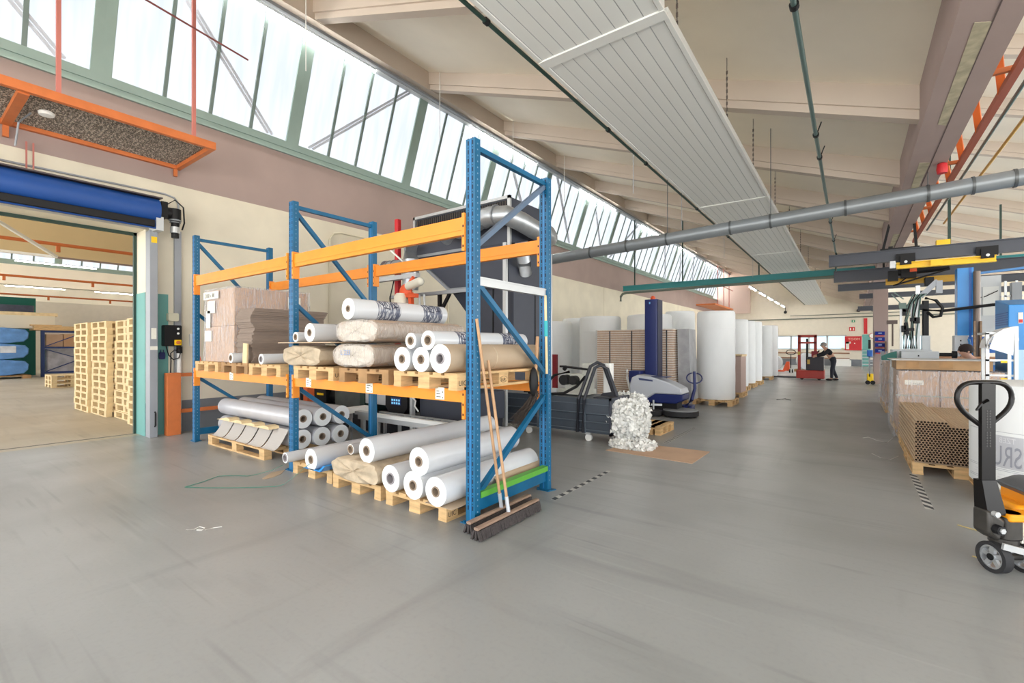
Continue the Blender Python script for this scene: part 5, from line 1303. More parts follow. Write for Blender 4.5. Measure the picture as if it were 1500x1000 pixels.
for r_, z_ in reversed(half[1:-1]): lp.append(Q(TC - r_, .03, z_))
part('handle_loop', M().tube(lp, .0155, n=12, closed=True), BK, t)
part('release_lever', M().tube([Q(TC - .01, .0, 1.14), Q(TC - .06, -.01, 1.12), Q(TC - .095, -.01, 1.075)], [.012, .010, .006], n=8), BK, t)
for j in (0, 1):
    dd = M()
    for i in range(14):
        z = .80 + i * .018
        if i != 6: dd.bar(Q(TC - .012 + j * .02, -.0008, z + .03), Q(TC - .012 + j * .02, -.0008, z + .041), .010, .002, up=tuple(fw))
    part('worn_marking', dd, mat('marking_grey', (58, 56, 56), .6), t, label='faint grey worn marking')
GM = mat('cast_grey', (74, 71, 67), .4, .4, var=.25, scale=14)
o = part('pump_body', M().rbox(0, 0, 0, .13, .15, .15, .035, n=5), GM, t, False, bevel=.01)
o.location = tuple(Q(-.055, -.06, .225) - Vector(t.location)); o.rotation_euler = (0, 0, TH)
part('pivot_bracket', M().add([Q(-.165, -.06, .27), Q(-.09, -.06, .22), Q(-.09, .06, .22), Q(-.165, .06, .27), Q(-.165, -.06, .43), Q(-.05, -.06, .36), Q(-.05, .06, .36), Q(-.165, .06, .43)],
     [(3, 2, 1, 0), (4, 5, 6, 7), (0, 1, 5, 4), (1, 2, 6, 5), (2, 3, 7, 6), (3, 0, 4, 7)]), GM, t, bevel=.02)
part('pivot_pin', M().cyl(Q(-.14, -.09, .41), Q(-.14, -.06, .41), .018, n=10), ALU, t)
part('pivot_bolt', M().cyl(Q(-.125, -.10, .31), Q(-.125, -.06, .31), .032, n=8), BLACK, t)
part('bolt_head', M().cyl(Q(-.125, -.11, .31), Q(-.125, -.10, .31), .018, n=6), ALU, t)
part('bearing', M().cyl(Q(.01, .02, .19), Q(.01, .02, .225), .075, n=28), GM, t)
part('bearing_neck', M().cyl(Q(.02, .0, .375), Q(.02, .0, .40), .06, n=28), BLACK, t)
part('link_arm', M().bar(Q(-.09, -.07, .20), Q(.06, -.1, .165), .018, .04), ALU, t)
part('axle', M().cyl(Q(-.06, .0, .1), Q(.16, .0, .1), .022, n=14), GM, t)
for i, r_ in enumerate((-.10, .10)):
    wl = part('steering_wheel', M().pipe(Q(r_, 0, .1), Q(r_ + .055, 0, .1), .1, .076, n=40), RUBBER, t)
    rim = M().pipe(Q(r_ + .006, 0, .1), Q(r_ + .05, 0, .1), .077, .066, n=36).cyl(Q(r_ + .002, 0, .1), Q(r_ + .052, 0, .1), .026, n=20)
    for k in range(5):
        a = k * 2 * PI / 5 + .3; d_ = fw * math.cos(a) + up * math.sin(a)
        rim.bar(Q(r_ + .02, 0, .1) + d_ * .02, Q(r_ + .02, 0, .1) + d_ * .07, .026, .02, up=tuple(rt))
    part('wheel_rim', rim, mat('rim_alu', (186, 188, 190), .35, .6), wl)
    part('hub_cap', M().cyl(Q(r_ - .002, 0, .1), Q(r_ + .002, 0, .1), .022, n=16), BLACK, wl)
# chassis to the right
o = part('yellow_arm', M().rbox(0, 0, 0, .34, .12, .05, .02), YELLP, t, False, bevel=.012); o.location = tuple(Q(-.04, -.07, .35) - Vector(t.location)); o.rotation_euler = (0, 0, TH)
o = part('chassis', M().box(0, 0, 0, .5, .34, .26), YELLP, t, False, bevel=.03); o.location = tuple(Q(.12, .05, .16) - Vector(t.location)); o.rotation_euler = (0, 0, TH * .5)
o = part('upper_cover', M().box(0, 0, 0, .45, .28, .16), YELLP, t, False, bevel=.02); o.location = tuple(Q(.205, .05, .36) - Vector(t.location)); o.rotation_euler = (0, 0, TH * .5)
o = part('grey_cap', M().prism([(-.05, .06), (.0, .0), (.5, .06), (.5, .14), (.06, .11)], 'y', -.02, .30), mat('cap_grey', (84, 88, 94), .35), t, False, bevel=.01); o.location = tuple(Q(.215, .02, .46) - Vector(t.location)); o.rotation_euler = (0, 0, TH * .5)
part('white_plate', M().bar(Q(.085, .0, .2), Q(.085, .0, .37), .012, .06, up=tuple(fw)), PAPER, t)
for s in (.0, .38):
    o = part('fork', M().box(0, 0, 0, 1.15, .16, .06), mat('fork_dark', (52, 54, 60), .4), t, False); o.location = tuple(Q(.12 + s * .3, -.08 + s, .17) - Vector(t.location)); o.rotation_euler = (0, 0, TH * .5)
    o2 = part('fork_roller', M().cyl((.95, .03, -.13), (.95, .13, -.13), .04), RUBBER, o, False)

# ------------------------------------------------------------ palletising robot and machines
t = thing('gantry_robot', 'upright aluminium gantry robot with black cable hoses', 'robot', (1.1, 13, 0))
part('base_cabinet', M().box(.7, 12.6, 0, 1.32, 13.3, 1.43), LGREY, t)
part('main_column', M().box(1.10, 12.95, 1.43, 1.17, 13.05, 2.78).box(1.02, 12.95, 1.43, 1.07, 13.05, 2.5), ALU, t)
part('slim_column', M().box(.84, 12.95, 1.43, .88, 13.0, 2.4).box(.92, 12.92, 1.43, .96, 12.97, 2.1), ALU, t)
part('cable_chain', M().rbox(1.20, 12.85, 1.72, 1.30, 13.0, 2.45, .02), BLACK, t)
part('lower_cabinet', M().box(1.19, 12.85, 1.43, 1.32, 13.0, 1.72), LGREY, t)
part('arm', M().bar((1.18, 13.0, 2.55), (1.45, 13.0, 2.86), .08, .10).box(1.42, 12.95, 2.6, 1.52, 13.05, 2.86), STEELM, t)
hz = M(); rr = random.Random(12)
for i in range(9):
    x = .86 + rr.uniform(0, .3); z = 1.5 + rr.uniform(0, .8); hz.box(x, 12.85, z, x + rr.uniform(.05, .12), 12.95, z + rr.uniform(.06, .16))
part('valve_block', hz, BLACK, t, smooth=False)
for i in range(7):
    x = .9 + i * .035
    part('hose', M().tube([(x, 12.88, 1.45), (x + .03 * math.sin(i), 12.88, 1.7), (x + .03 * math.cos(i * 2), 12.88, 2.05), (x + .06, 12.9, 2.35 + .03 * i), (x + .16, 12.95, 2.6)], .012), BLACK if i % 2 else mat('hose_green', (84, 112, 104), .5), t)
part('hose', M().tube([(1.24, 12.85, 2.5), (1.40, 12.8, 2.44), (1.50, 12.8, 2.28), (1.47, 12.8, 2.12), (1.36, 12.8, 2.10), (1.28, 12.85, 2.2)], .03), BLACK, t)
part('hose', M().tube([(1.2, 12.85, 2.26), (1.5, 12.8, 2.22), (2.2, 12.7, 2.30), (3.2, 12.6, 2.35)], .03), BLACK, t)
part('side_valve', M().box(.62, 12.9, 1.98, .80, 13.0, 2.06).cyl((.72, 12.95, 1.5), (.72, 12.95, 1.98), .015), mat('valve_brown', (84, 66, 58), .5), t)
part('gripper', M().box(.82, 12.85, 2.30, .94, 12.95, 2.42).bar((.86, 12.9, 2.4), (.70, 12.9, 2.62), .02, .02).bar((.9, 12.9, 2.5), (.74, 12.9, 2.66), .02, .02), mat('grip_green', (96, 116, 108), .5), t)
t = thing('machine_table', 'grey cabinet with papers and green box beside the robot', 'table', (1.0, 12.1, 0))
part('cabinet', M().box(.80, 12.0, 0, 1.36, 12.45, 1.40), LGREY, t, bevel=.01)
part('knob', M().box(1.05, 11.99, 1.30, 1.07, 12.0, 1.33), BLACK, t)
part('green_box', M().prism([(.50, 1.22), (.74, 1.22), (.74, 1.40), (.62, 1.36), (.50, 1.30)], 'y', 12.1, 12.4), GREENM, t)
part('motor', M().cyl((1.36, 12.1, 1.34), (1.62, 12.1, 1.34), .035).cyl((1.55, 12.1, 1.34), (1.62, 12.1, 1.34), .07), BLACK, t)
t = thing('conveyor_table', 'long low table with grey top and brown rail behind the boxes', 'table', (1.9, 12.2, 0))
part('table_top', M().box(1.36, 11.9, 1.16, 3.2, 12.6, 1.20), LGREY, t); part('rail', M().box(1.36, 12.55, 1.24, 3.0, 12.6, 1.30), mat('rail_tan', (186, 136, 100), .6), t)
for x in (1.45, 2.9): part('leg', M().box(x, 12.0, 0, x + .06, 12.06, 1.16), ALU, t)
t = thing('blue_machine_column', 'tall bright blue machine column with white lower plates', 'machine', (1.86, 13.2, 0))
part('column', M().box(1.76, 13.1, 1.72, 2.0, 13.4, 3.1), BLUEM, t)
part('dark_edge', M().box(1.93, 13.09, 1.5, 1.97, 13.1, 3.1), mat('machine_blue_dark', (24, 96, 180), .4), t)
part('lower_plate', M().box(1.72, 13.1, 0, 1.92, 13.4, 1.72), LGREY, t)
pb = M()
for k in range(6): pb.box(1.80, 13.09, 1.2 + k * .08, 1.82, 13.1, 1.23 + k * .08)
part('bolts', pb, BLACK, t)
part('hose', M().tube([(1.93, 13.05, .9), (1.97, 13.0, 1.3), (1.92, 13.05, 1.65)], .02), BLUEM, t)
t = thing('hydraulic_cylinder', 'brown grey vertical steel column right of the blue one', 'machine', (2.02, 13, 0))
part('cylinder', M().cyl((2.03, 13, 0), (2.03, 13, 3.0), .055, n=18), mat('cyl_brown', (120, 108, 100), .45, .3), t)
part('side_guide', M().box(1.975, 12.9, .9, 2.0, 13.0, 2.0).box(2.06, 12.9, .9, 2.09, 13, 2.0), mat('guide_rust', (166, 136, 108), .6, var=.4, scale=12), t)
t = thing('grey_machine_housing', 'large pale grey machine housing with rods and railing', 'machine', (2.8, 15, 0))
part('housing', M().box(2.25, 14.9, 1.9, 2.72, 15.6, 3.1), LGREY, t)
part('housing_lower', M().box(2.2, 14.9, 0, 3.8, 15.6, 1.1), mat('housing_blue', (40, 104, 170), .5), t)
part('inner_panel', M().box(2.42, 14.88, 2.2, 2.68, 14.9, 2.85), mat('panel_pale', (212, 214, 210), .5), t)
part('joint', M().bar((2.28, 14.87, 2.55), (2.40, 14.87, 2.62), .02, .02).bar((2.44, 14.87, 2.62), (2.66, 14.87, 2.75), .02, .02), BLACK, t)
part('platform', M().prism([(2.2, 1.78), (3.2, 1.9), (3.2, 2.0), (2.2, 1.92)], 'y', 14.7, 14.9), LGREY, t)
rl = M()
for x in (2.75, 2.92, 3.1): rl.box(x, 14.8, 1.9, x + .04, 14.84, 2.95)
for z in (2.25, 2.6): rl.box(2.7, 14.8, z, 3.3, 14.83, z + .03)
part('railing', rl, ALU, t); part('upper_block', M().box(2.72, 14.9, 2.1, 3.4, 15.3, 2.35).box(2.85, 14.7, 2.4, 3.0, 14.9, 2.9), MGREY, t)
part('blue_beam', M().box(2.05, 14.7, 1.35, 3.2, 14.88, 1.72), mat('machine_blue_dark', (24, 96, 180), .4), t)
t = thing('blue_machine', 'large bright blue machine cabinet at the right edge', 'machine', (2.3, 10.4, 0))
part('cabinet', M().prism([(10.0, .3), (10.8, .3), (10.8, 2.25), (10.0, 2.12)], 'x', 1.90, 3.0), BLUEM, t, bevel=.01)
gv = M()
for k in range(6): gv.box(1.893, 10.05, 2.0 - k * .035, 1.90, 10.75, 2.015 - k * .035)
part('ribs', gv, mat('machine_blue_dark', (24, 96, 180), .4), t)
part('badge', M().box(2.0, 9.99, 1.84, 2.05, 9.998, 2.0).box(2.005, 9.985, 1.85, 2.045, 9.99, 1.90, 1), [PAPER, RED], t)
part('base', M().box(1.92, 10.02, 0, 3.0, 10.8, .3), CHARD, t)
part('front_panel', M().box(1.95, 9.97, .5, 2.2, 10.0, 1.45), mat('panel_paleblue', (170, 206, 232), .3), t)
t = thing('film_stand', 'aluminium stand with a draped white film roll', 'stand', (1.6, 8.8, 0))
for x, y, h in ((1.46, 8.8, 1.68), (1.72, 8.75, 1.76), (1.50, 9.3, 1.5), (1.76, 9.3, 1.5)): part('post', M().box(x, y, 0, x + .035, y + .035, h), ALU, t)
cb = M()
for z in (1.1, 1.3, 1.5): cb.box(1.46, 8.8, z, 1.74, 8.83, z + .025)
cb.box(1.46, 8.8, 1.66, 1.60, 9.33, 1.69)
part('cross_bar', cb, ALU, t)
part('roll', M().cyl((1.52, 9.0, 1.58), (1.80, 9.0, 1.60), .04, n=18), FILM, t)
n = 12; fm = M()
prof = [(1.46, 1.48), (1.48, 1.58), (1.53, 1.66), (1.62, 1.73), (1.72, 1.76)]
for (xa, za), (xb, zb) in zip(prof[:-1], prof[1:]): fm.add([(xa, 8.72, za), (xb, 8.72 + .02, zb), (xb, 9.2, zb), (xa, 9.2, za)], [(0, 1, 2, 3)])
fm.add([(1.48, 8.715, 1.47), (1.70, 8.715, 1.38), (1.72, 8.74, 1.76), (1.62, 8.72, 1.73), (1.53, 8.715, 1.66)], [(0, 1, 2, 3, 4)])
o = part('draped_film', fm, mat('film_cloth', (236, 236, 236), .6), t, smooth=False); so = o.modifiers.new('s', 'SOLIDIFY'); so.thickness = .004
part('yellow_clip', M().box(1.60, 8.79, 1.28, 1.66, 8.8, 1.31).box(1.6, 8.79, 1.06, 1.66, 8.8, 1.08), YELL, t)
# column bins and boards
for k in range(4):
    z = 1.94 - k * .23; 
    t = thing('storage_bin', 'blue bin with red front mounted on the mauve column', 'bin', (.86, 23.5, z), 0, 'blue bins stacked on the mauve column')
    part('bin', M().prism([(23.35, z), (23.58, z), (23.58, z + .14), (23.3, z + .14)], 'x', .76, 1.06), mat('bin_blue', (36, 54, 150), .4), t)
    part('bin_label', M().box(.86, 23.295, z + .05, .97, 23.3, z + .10), mat('bin_label', (150, 170, 214), .6), t)
    part('red_edge', M().box(.78, 23.33, z - .05, 1.05, 23.36, z - .01), mat('bin_red', (206, 84, 84), .5), t)
single('column_board', M().cyl((1.06, 23.3, 1.5), (1.12, 23.3, 1.5), .2, n=18), mat('reel_brown', (128, 104, 90), .6), 'brown cable reel fixed on the side of mauve column', 'reel')
# ------------------------------------------------------------ people
def skin_mesh(name, nodes, edges, mt, parent, sub=1, loc=None, root=0):
    me = bpy.data.meshes.new(name); me.from_pydata([n[0] for n in nodes], edges, []); me.materials.append(mt)
    o = bpy.data.objects.new(name, me); COL.objects.link(o); o.parent = parent
    sk = o.modifiers.new('skin', 'SKIN'); sk.use_smooth_shade = True
    for i, n_ in enumerate(nodes):
        r = n_[1]; me.skin_vertices[0].data[i].radius = (r, r) if not isinstance(r, tuple) else r
    me.skin_vertices[0].data[root].use_root = True
    ss = o.modifiers.new('sub', 'SUBSURF'); ss.levels = 1 + sub; ss.render_levels = 1 + sub
    return o
def person(label, loc, rz, hands, crouch=0, jacket=JACKET, trousers=TROUS, hair=HAIR):
    
    t = thing('person', label, 'person', loc, rz)
    hip = Vector((.10, 0, .92)); chest = Vector((-.10, 0, 1.24)); neck = Vector((-.22, 0, 1.42)); head = Vector((-.30, 0, 1.50)); top = Vector((-.33, 0, 1.60))
    N, E = [], []
    def add(p, r, prev=None):
        N.append((tuple(p), r)); 
        if prev is not None: E.append((prev, len(N) - 1))
        return len(N) - 1
    h = add(hip, (.13, .16)); w_ = add((hip + chest) / 2, (.12, .14), h); c = add(chest, (.14, .17), w_); n_ = add(neck, .06, c); hd = add(head, (.085, .08), n_); tp = add(top, (.075, .07), hd)
    arms = []
    for s, hand in ((-1, hands[0]), (1, hands[1])):
        sh = add(chest + Vector((-.03, s * .19, .08)), .065, c); hv = Vector(hand); el = (Vector(N[sh][0]) + hv) / 2 + Vector((.03, s * .06, -.06))
        e = add(el, .048, sh); wr_ = add(hv, .034, e); pa = add(hv + (hv - el).normalized() * .07, .036, wr_)
        arms.append((sh, e, wr_, pa))
        for k in range(5):
            d = (hv - el).normalized(); p = Vector(N[pa][0]) + Vector((0, (k - 2) * .017, -.012 * (k == 0)))
            f1 = add(p + d * (.04 if k else .02) + Vector((0, (k - 2) * .004, -.01)), .009, pa); add(p + d * (.072 if k else .04) + Vector((0, 0, -.03)), .008, f1)
    legs = []
    for s, fx in ((-1, -.10), (1, .16)):
        hp = add(hip + Vector((0, s * .09, -.05)), .09, h); kn = add((hip.x + fx * .35 - .05, s * .11, .48), .062, hp); an = add((hip.x + fx, s * .12, .09), .042, kn); toe = add((hip.x + fx - .16, s * .13, .045), .042, an)
        legs.append((hp, kn, an, toe))
    body = skin_mesh('body', N, E, SKIN, t)
    # clothes follow the same bones
    def sub_mesh(name, idx, grow, mt, root=0):
        mp = {i: k for k, i in enumerate(idx)}
        nn = [(N[i][0], tuple(r + grow for r in (N[i][1] if isinstance(N[i][1], tuple) else (N[i][1],) * 2))) for i in idx]
        ee = [(mp[a], mp[b]) for a, b in E if a in mp and b in mp]
        return skin_mesh(name, nn, ee, mt, t, root=root)
    sub_mesh('jacket', [w_, c] + [i for a in arms for i in a[:3]], .022, jacket)
    sub_mesh('trousers', [h, w_] + [i for l in legs for i in l[:3]], .016, trousers)
    for l in legs:
        a, b = Vector(N[l[2]][0]), Vector(N[l[3]][0])
        part('shoe', M().sphere(((a.x + b.x) / 2, a.y, .05), (.14, .055, .05), 16, 10), BLACK, t, False)
    part('hair', M().sphere((head.x + .03, 0, 1.575), (.118, .105, .105), 18, 12), hair, t, False)
    for s in (-1, 1):
        part('ear', M().sphere((head.x + .01, s * .085, 1.53), (.018, .012, .03), 8, 6), SKIN, t, False)
        part('eye', M().sphere((head.x - .085, s * .032, 1.555), .012, 8, 6), HAIR, t, False)
    part('nose', M().sphere((head.x - .10, 0, 1.525), (.022, .013, .02), 8, 6), SKIN, t, False)
    part('mouth', M().sphere((head.x - .088, 0, 1.485), (.008, .024, .006), 8, 6), mat('lips', (160, 90, 84), .6), t, False)
    return t
person('person in dark clothes bending over the red stacker', (-.72, 24.6, 0), 0.25, ((-.56, -.14, 1.06), (-.52, .16, 1.10)), hair=mat('hair_grey', (150, 144, 138), .8))
_p = person('person with dark brown hair bending over the table', (1.86, 11.5, 0), 0.5, ((-.46, -.15, 1.20), (-.44, .14, 1.20))); _p.scale = (.92, .92, .92)
# red stacker
t = thing('stacker_truck', 'red electric stacker truck with tall mast in the aisle', 'stacker', (-1.4, 25, 0))
part('mast', M().box(-1.98, 24.9, .25, -1.87, 25.05, 2.0).box(-1.36, 24.9, .25, -1.25, 25.05, 2.0).box(-1.98, 24.9, 1.9, -1.25, 25.05, 2.02).box(-1.98, 24.9, 1.62, -1.25, 24.98, 1.70), REDM, t)
part('inner_mast', M().box(-1.66, 24.92, .25, -1.58, 25.02, 1.85), BLACK, t)
part('base', M().rbox(-2.02, 24.55, .06, -.95, 25.3, .42, .06), REDM, t, bevel=.03)
part('battery_box', M().rbox(-1.62, 24.7, .42, -.98, 25.2, 1.02, .04), mat('battery_dark', (58, 54, 60), .5), t, bevel=.02)
part('control_head', M().rbox(-1.45, 24.8, 1.02, -1.2, 25.1, 1.28, .03), mat('dark_red', (140, 34, 46), .5), t)
part('tiller', M().tube([(-1.25, 24.9, 1.1), (-1.2, 24.85, 1.25), (-1.16, 24.8, 1.3)], .03), BLACK, t)
for bb in ((-1.98, 24.89, 1.1, -1.88, 24.9, 1.26), (-1.6, 24.69, .7, -1.5, 24.7, .9)): part('yellow_label', M().box(*bb), mat('label_ochre', (206, 170, 80), .5), t)
part('fork', M().box(-3.1, 24.62, .06, -2.0, 24.78, .12), mat('fork_dark', (52, 54, 60), .4), t); part('fork', M().box(-3.1, 25.05, .06, -2.0, 25.2, .12), mat('fork_dark', (52, 54, 60), .4), t)
for x in (-1.8, -1.15): part('wheel', M().cyl((x, 24.6, .07), (x, 24.7, .07), .07, n=18), RUBBER, t)
# far pallet truck and reels
t = thing('hand_pallet_truck', 'small orange red pallet truck standing far down the aisle', 'pallet truck', (-2.85, 30.8, 0))
part('tiller', M().bar((-2.78, 30.7, .25), (-2.78, 30.75, 1.05), .05, .04), BLACK, t)
part('handle_loop', M().tube([(-2.78 + .24 * math.cos(a * PI / 8), 30.75, 1.16 + .13 * math.sin(a * PI / 8)) for a in range(16)], .022, closed=True), BLACK, t)
part('pump_body', M().prism([(-3.2, .1), (-2.85, .1), (-2.86, .62), (-3.0, .62)], 'y', 30.7, 31.0), ORRED, t)
for x in (-2.86, -2.72): part('wheel', M().cyl((x, 30.7, .1), (x + .05, 30.7, .1), .1, n=18), BLACK, t)
for s in (30.6, 31.1): part('fork', M().box(-4.0, s, .05, -3.1, s + .15, .12), ORRED, t)
pallet('low pallet under the white reel by far pallet truck', -2.75, 32.2, 0, W=1.5, L=.8, mats=WOOD2)
t = thing('paper_reel', 'white reel lying behind the far small pallet truck', 'reel', (-2.2, 32.3, .146))
part('reel', M().cyl((-2.1, 32.2, .146 + .48), (-2.25, 33.0, .146 + .48), .48, n=36), FILM, t)
part('hub', M().cyl((-2.098, 32.185, .63), (-2.1, 32.2, .63), .06, n=16), BLACK, t)
t = thing('paper_reel', 'white reel half hidden behind the farthest foam rolls', 'reel', (-3.9, 32.4, 0))
part('reel', M().cyl((-3.85, 32.2, .48), (-3.9, 33.2, .48), .48, n=36), FILM, t)
single('low_bench', M().box(-.95, 42.9, 0, 0.0, 43.3, .45).box(-1.1, 42.9, .45, -.1, 43.3, .55), WHITE, 'low white bench standing at the far wall', 'bench')
# far wall fittings
yw = YF - .02
t = thing('fire_sign_board', 'large red board with white fire notice on the far wall', 'board', (.08, yw, 1.2))
part('board', M().box(-.40, yw - .12, 1.20, .63, yw, 2.26), RED, t)
pm = M().box(-.33, yw - .125, 1.28, -.13, yw - .12, 1.85).box(-.33, yw - .125, 1.7, -.03, yw - .12, 1.85).box(.17, yw - .125, 1.68, .24, yw - .12, 1.76)
part('notice', pm, PAPER, t)
part('lettering', M().text('TOOM', (-.20, yw - .13, 1.96), (1, 0, 0), (0, 0, 1), .24), mat('letter_pale', (226, 190, 170), .6), t)
part('white_edge', M().box(.63, yw - .08, 1.3, .67, yw, 2.2), WHITE, t)
t = thing('fire_extinguisher_sign', 'small red sign with white flame symbols on the far wall', 'sign', (.04, yw, 2.7))
part('panel', M().box(-.13, yw - .04, 2.66, .22, yw, 2.96), RED, t)
part('symbol', M().box(-.08, yw - .045, 2.72, -.01, yw - .04, 2.9).box(.11, yw - .045, 2.72, .16, yw - .04, 2.9), PAPER, t)
t = thing('exit_sign', 'small green emergency exit sign high on the far wall', 'sign', (.12, yw, 3.3))
part('panel', M().box(.03, yw - .04, 3.32, .23, yw, 3.50), mat('exit_green', (40, 150, 104), .4), t)
part('symbol', M().box(.09, yw - .045, 3.36, .17, yw - .04, 3.46), PAPER, t)
single('green_sticker', M().box(-.62, yw - .02, 1.25, -.45, yw, 1.4), mat('sticker_pale', (226, 226, 196), .6), 'pale sticker at the last far window pane', 'sticker')
single('far_pipe', M().cyl((-9.3, yw - .1, 3.68), (8, yw - .1, 3.74), .04).cyl((-4, yw - .12, 3.95), (8, yw - .12, 4.0), .025), mat('pipe_olive', (104, 112, 102), .5), 'grey pipes running along the far wall above the windows', 'pipe')
for x, lab in ((.45, 'black round speaker left above the red stripe'), (1.30, 'black round speaker right above the red stripe')):
    single('speaker', M().cyl((x, yw - .3, 4.2), (x, yw, 4.2), .12, n=18), BLACK, lab, 'speaker')
single('camera_dome', M().sphere((-4.3, 43.3, 4.25), .12, 14, 10).cyl((-4.3, 43.3, 4.3), (-4.3, 43.3, 4.7), .02), BLACK, 'black ball lamp hanging below the far light row', 'lamp')
t = thing('paper_rack', 'pale rack with stacked sheets before the far teal panel', 'rack', (.9, 38, 0))
for k in range(5): part('shelf', M().box(.55, 37.8, .3 + k * .22, 1.15, 38.4, .34 + k * .22), LGREY, t)
for x in (.55, 1.12): part('post', M().box(x, 37.8, 0, x + .03, 37.83, 1.25), ALU, t)
t = thing('round_sign', 'round red edged sign beside the mauve column', 'sign', (1.3, yw, 2.3))
part('disc', M().cyl((1.27, yw - .03, 2.28), (1.27, yw, 2.28), .2, n=28), WHITE, t); part('ring', M().pipe((1.27, yw - .035, 2.28), (1.27, yw - .03, 2.28), .2, .17, n=28), RED, t)
t = thing('tool_trolley', 'small trolley with yellow and black tools beside the column', 'trolley', (.62, 23.2, 0))
part('frame', M().box(.56, 23.0, .3, .60, 23.4, 1.1).box(.56, 23.0, 1.06, .72, 23.4, 1.1), MGREY, t)
part('yellow_base', M().box(.50, 23.0, .08, .70, 23.4, .42), YELL, t, bevel=.02); part('wheel', M().cyl((.52, 22.98, .08), (.52, 23.0, .08), .08).cyl((.68, 22.98, .08), (.68, 23.0, .08), .08), BLACK, t)
part('cloth', M().rbox(.50, 23.0, 1.1, .68, 23.3, 1.35, .03), mat('machine_blue_dark', (24, 96, 180), .4), t); part('hanging_tool', M().rbox(.54, 23.0, 1.4, .62, 23.1, 1.75, .03), BLACK, t)

# ------------------------------------------------------------ room behind the doorway
pm = M()
n = 5; bw = (.145, .10, .145, .10, .145); gap = (.8 - sum(bw)) / 4; x = 0
for b in bw: pm.box(x, 0, .122, x + b, 1.2, .144); x += b + gap
for y in (0, .5275, 1.055): pm.box(0, y, .100, .8, y + .145, .122)
for xa_, xb_ in ((0, .1), (.3275, .4725), (.7, .8)):
    pm.box(xa_, 0, 0, xb_, 1.2, .022)
    for y in (0, .5275, 1.055): pm.box(xa_, y, .022, xb_, y + .145, .100)
stack_me = mesh_of('wooden_pallet', pm, WOODP)
rr = random.Random(6)
stacks = [(-13.9, 2.80, 14, 'leftmost'), (-12.67, 2.86, 14, 'second'), (-11.42, 2.98, 14, 'third'), (-10.12, 2.86, 14, 'nearest')]
for (x, y, n, w_) in stacks:
    for k in range(n):
        o = bpy.data.objects.new('wooden_pallet', stack_me); COL.objects.link(o); o.location = (x + rr.uniform(-.015, .015), y + rr.uniform(-.015, .015), k * .1455); o.rotation_euler = (0, 0, PI / 2)
        tag(o, 'fresh pale pallet of the %s high stack beyond the doorway' % w_, 'pallet', 'pale pallets of the %s stack' % w_)
for k in range(3):
    o = bpy.data.objects.new('wooden_pallet', stack_me); COL.objects.link(o); o.location = (-24.3, 3.7, k * .15); o.rotation_euler = (0, 0, 0); o.scale = (1.4, 1, 1)
    tag(o, 'pale pallet in the low pile beyond the doorway', 'pallet', 'pallets of the low pile on the far floor')
# blue bales
for k in range(3):
    t = thing('blue_bale', ['lowest blue wrapped bale on pallet in the far room', 'middle blue wrapped bale with torn white patch', 'uppermost blue wrapped bale in the far room'][k], 'bale', (-31.6, 2.2, .15 + k * .74), 0)
    prof = [(0, 0), (1.2, 0), (1.85, .08), (2.0, .25), (2.02, .5), (1.9, .66), (1.2, .73), (0, .73), (-1.8, .73), (-1.9, .4), (-1.8, 0)]
    part('bale', M().prism([(y + 2.2, z + .15 + k * .74) for y, z in prof], 'x', -32.6, -31.2), BLUEBAG, t, bevel=.04)
    part('paper_label', M().box(-31.19, 2.45 + .5 * (k == 1), .15 + k * .74 + .35, -31.185, 2.75 + .5 * (k == 1), .15 + k * .74 + .5), PAPER, t)
    if k == 1: part('white_patch', M().box(-31.19, 3.3, 1.2, -31.185, 3.8, 1.5), mat('patch_pale', (214, 220, 230), .5, var=.3, scale=3), t)
single('long_pallet', M().box(-32.6, .3, .1, -31.2, 4.3, .15).box(-31.4, .3, 0, -31.2, .6, .1).box(-31.4, 2.3, 0, -31.2, 2.6, .1).box(-31.4, 4.0, 0, -31.2, 4.3, .1), WOOD2, 'low wooden pallet under the three blue bales', 'pallet')
t = thing('pallet_rack', 'dark blue rack with boxes in the room beyond doorway', 'rack', (-32.5, 5.5, 0))
for y in (4.75, 6.15): part('upright_post', M().box(-32.2, y, 0, -32.06, y + .13, 2.3), mat('rack_navy', (40, 62, 116), .5), t)
NV = mat('rack_navy', (40, 62, 116), .5)
for z in (2.18, 1.38, .15): part('load_beam', M().box(-32.15, 4.85, z, -32.08, 6.2, z + .1), NV, t)
part('brace', M().bar((-32.05, 4.9, .25), (-32.05, 6.2, .85), .06, .04).bar((-32.05, 4.9, 1.35), (-32.05, 6.2, .85), .06, .04).bar((-32.05, 4.9, 1.5), (-32.05, 6.2, 2.15), .06, .04), NV, t)
single('carton', M().box(-33.3, 4.95, 1.48, -32.2, 5.55, 2.1), CARD, 'brown carton on the left of the dark blue rack shelf', 'box')
single('carton', M().box(-33.3, 5.58, 1.48, -32.2, 6.12, 2.12), mat('card_light', (196, 156, 120), .8), 'lighter carton on the right of the dark blue rack shelf', 'box')
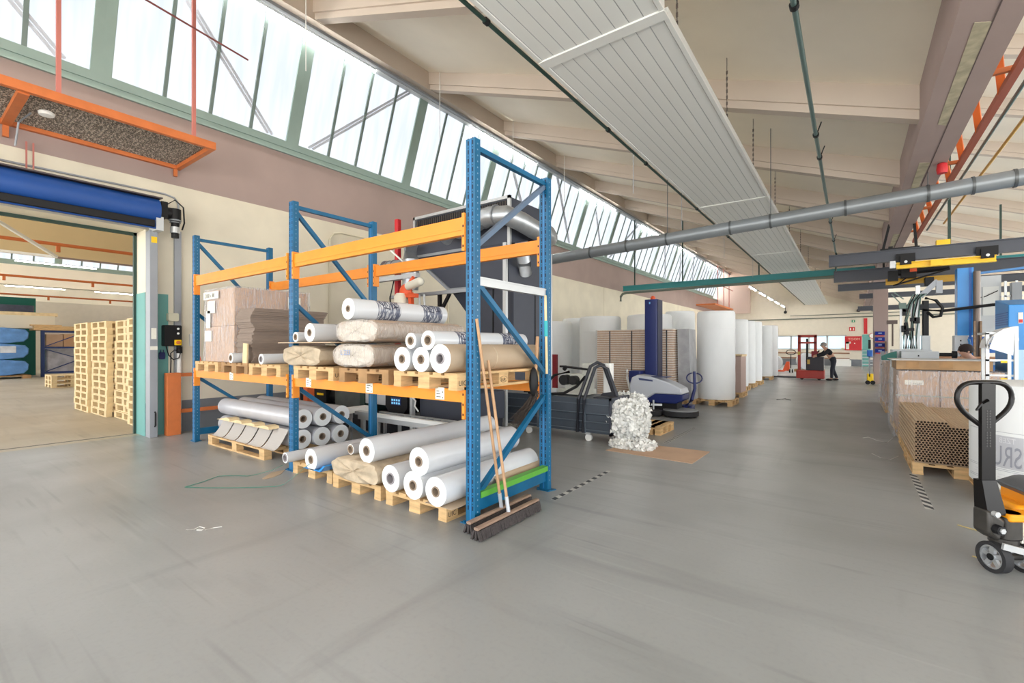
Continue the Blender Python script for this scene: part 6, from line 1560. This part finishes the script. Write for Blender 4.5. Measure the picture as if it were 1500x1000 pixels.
single('wrapped_load', M().rbox(-33.4, 4.95, .15, -32.25, 6.1, 1.36, .1), mat('grey_wrap', (190, 190, 200), .3, var=.35, scale=3, bump=.8, bscale=6), 'grey wrapped load on the floor level of the dark rack', 'pallet load')
single('wooden_crate', M().box(-33.2, 4.5, 2.29, -32.0, 6.4, 2.50).box(-33.2, 4.4, 2.5, -32.1, 5.5, 2.56, 0), WOOD, 'flat wooden crate on top of the dark blue rack', 'crate')
t = thing('stacked_panels', 'white box and pale pallet stacked above the blue bales', 'box', (-32.8, 3.8, 2.38))
part('white_box', M().box(-33.4, 2.9, 2.38, -32.4, 5.3, 3.0), mat('box_white', (222, 214, 196), .8), t); part('pallet', M().box(-33.4, 3.1, 3.0, -32.4, 5.4, 3.16), WOODP, t)
part('foil', M().rbox(-33.6, 3.0, 3.16, -32.6, 4.6, 3.5, .1), mat('foil_dark', (70, 76, 96), .3, var=.3, scale=4), t)
single('green_container', M().box(-36.2, -1, 0, -34.4, 4.9, 4.0), GREENM, 'dark green container at the back of the far room', 'container')
t = thing('wall_cabinet', 'dark cabinet on the far wall behind the pale pallet stacks', 'cabinet', (-40.6, 9, 2.0))
part('cabinet', M().box(-40.98, 8.4, 0, -40.4, 9.8, 3.1), mat('cab_dark', (84, 84, 88), .6), t)
# rails along the beams of the far room
for x, z, lab in ((-17.0, 4.2, 'orange pipe run crossing before the ochre beam beyond doorway'), (-25.9, 4.2, 'orange red pipe run farther back beyond the doorway'), (-34.5, 4.15, 'thin orange red pipe run farthest beyond the doorway')):
    t = thing('pipe_run', lab, 'pipe', (x, 3, z))
    part('pipe', M().cyl((x, -9, z), (x, 19, z), .045, n=10), ORANGEP, t)
    for k in range(9): part('bracket', M().box(x - .04, -7.4 + k * 2.55, z - .2, x + .04, -7.32 + k * 2.55, z - .04), ORANGEP, t)
single('door_strut', M().bar((-12.2, 1.0, 3.9), (-13.3, 2.2, 3.35), .05, .05).bar((-13.3, 2.2, 3.35), (-13.3, -3, 3.35), .05, .05), WHITE, 'white strut of the gate drive seen through the doorway', 'strut')
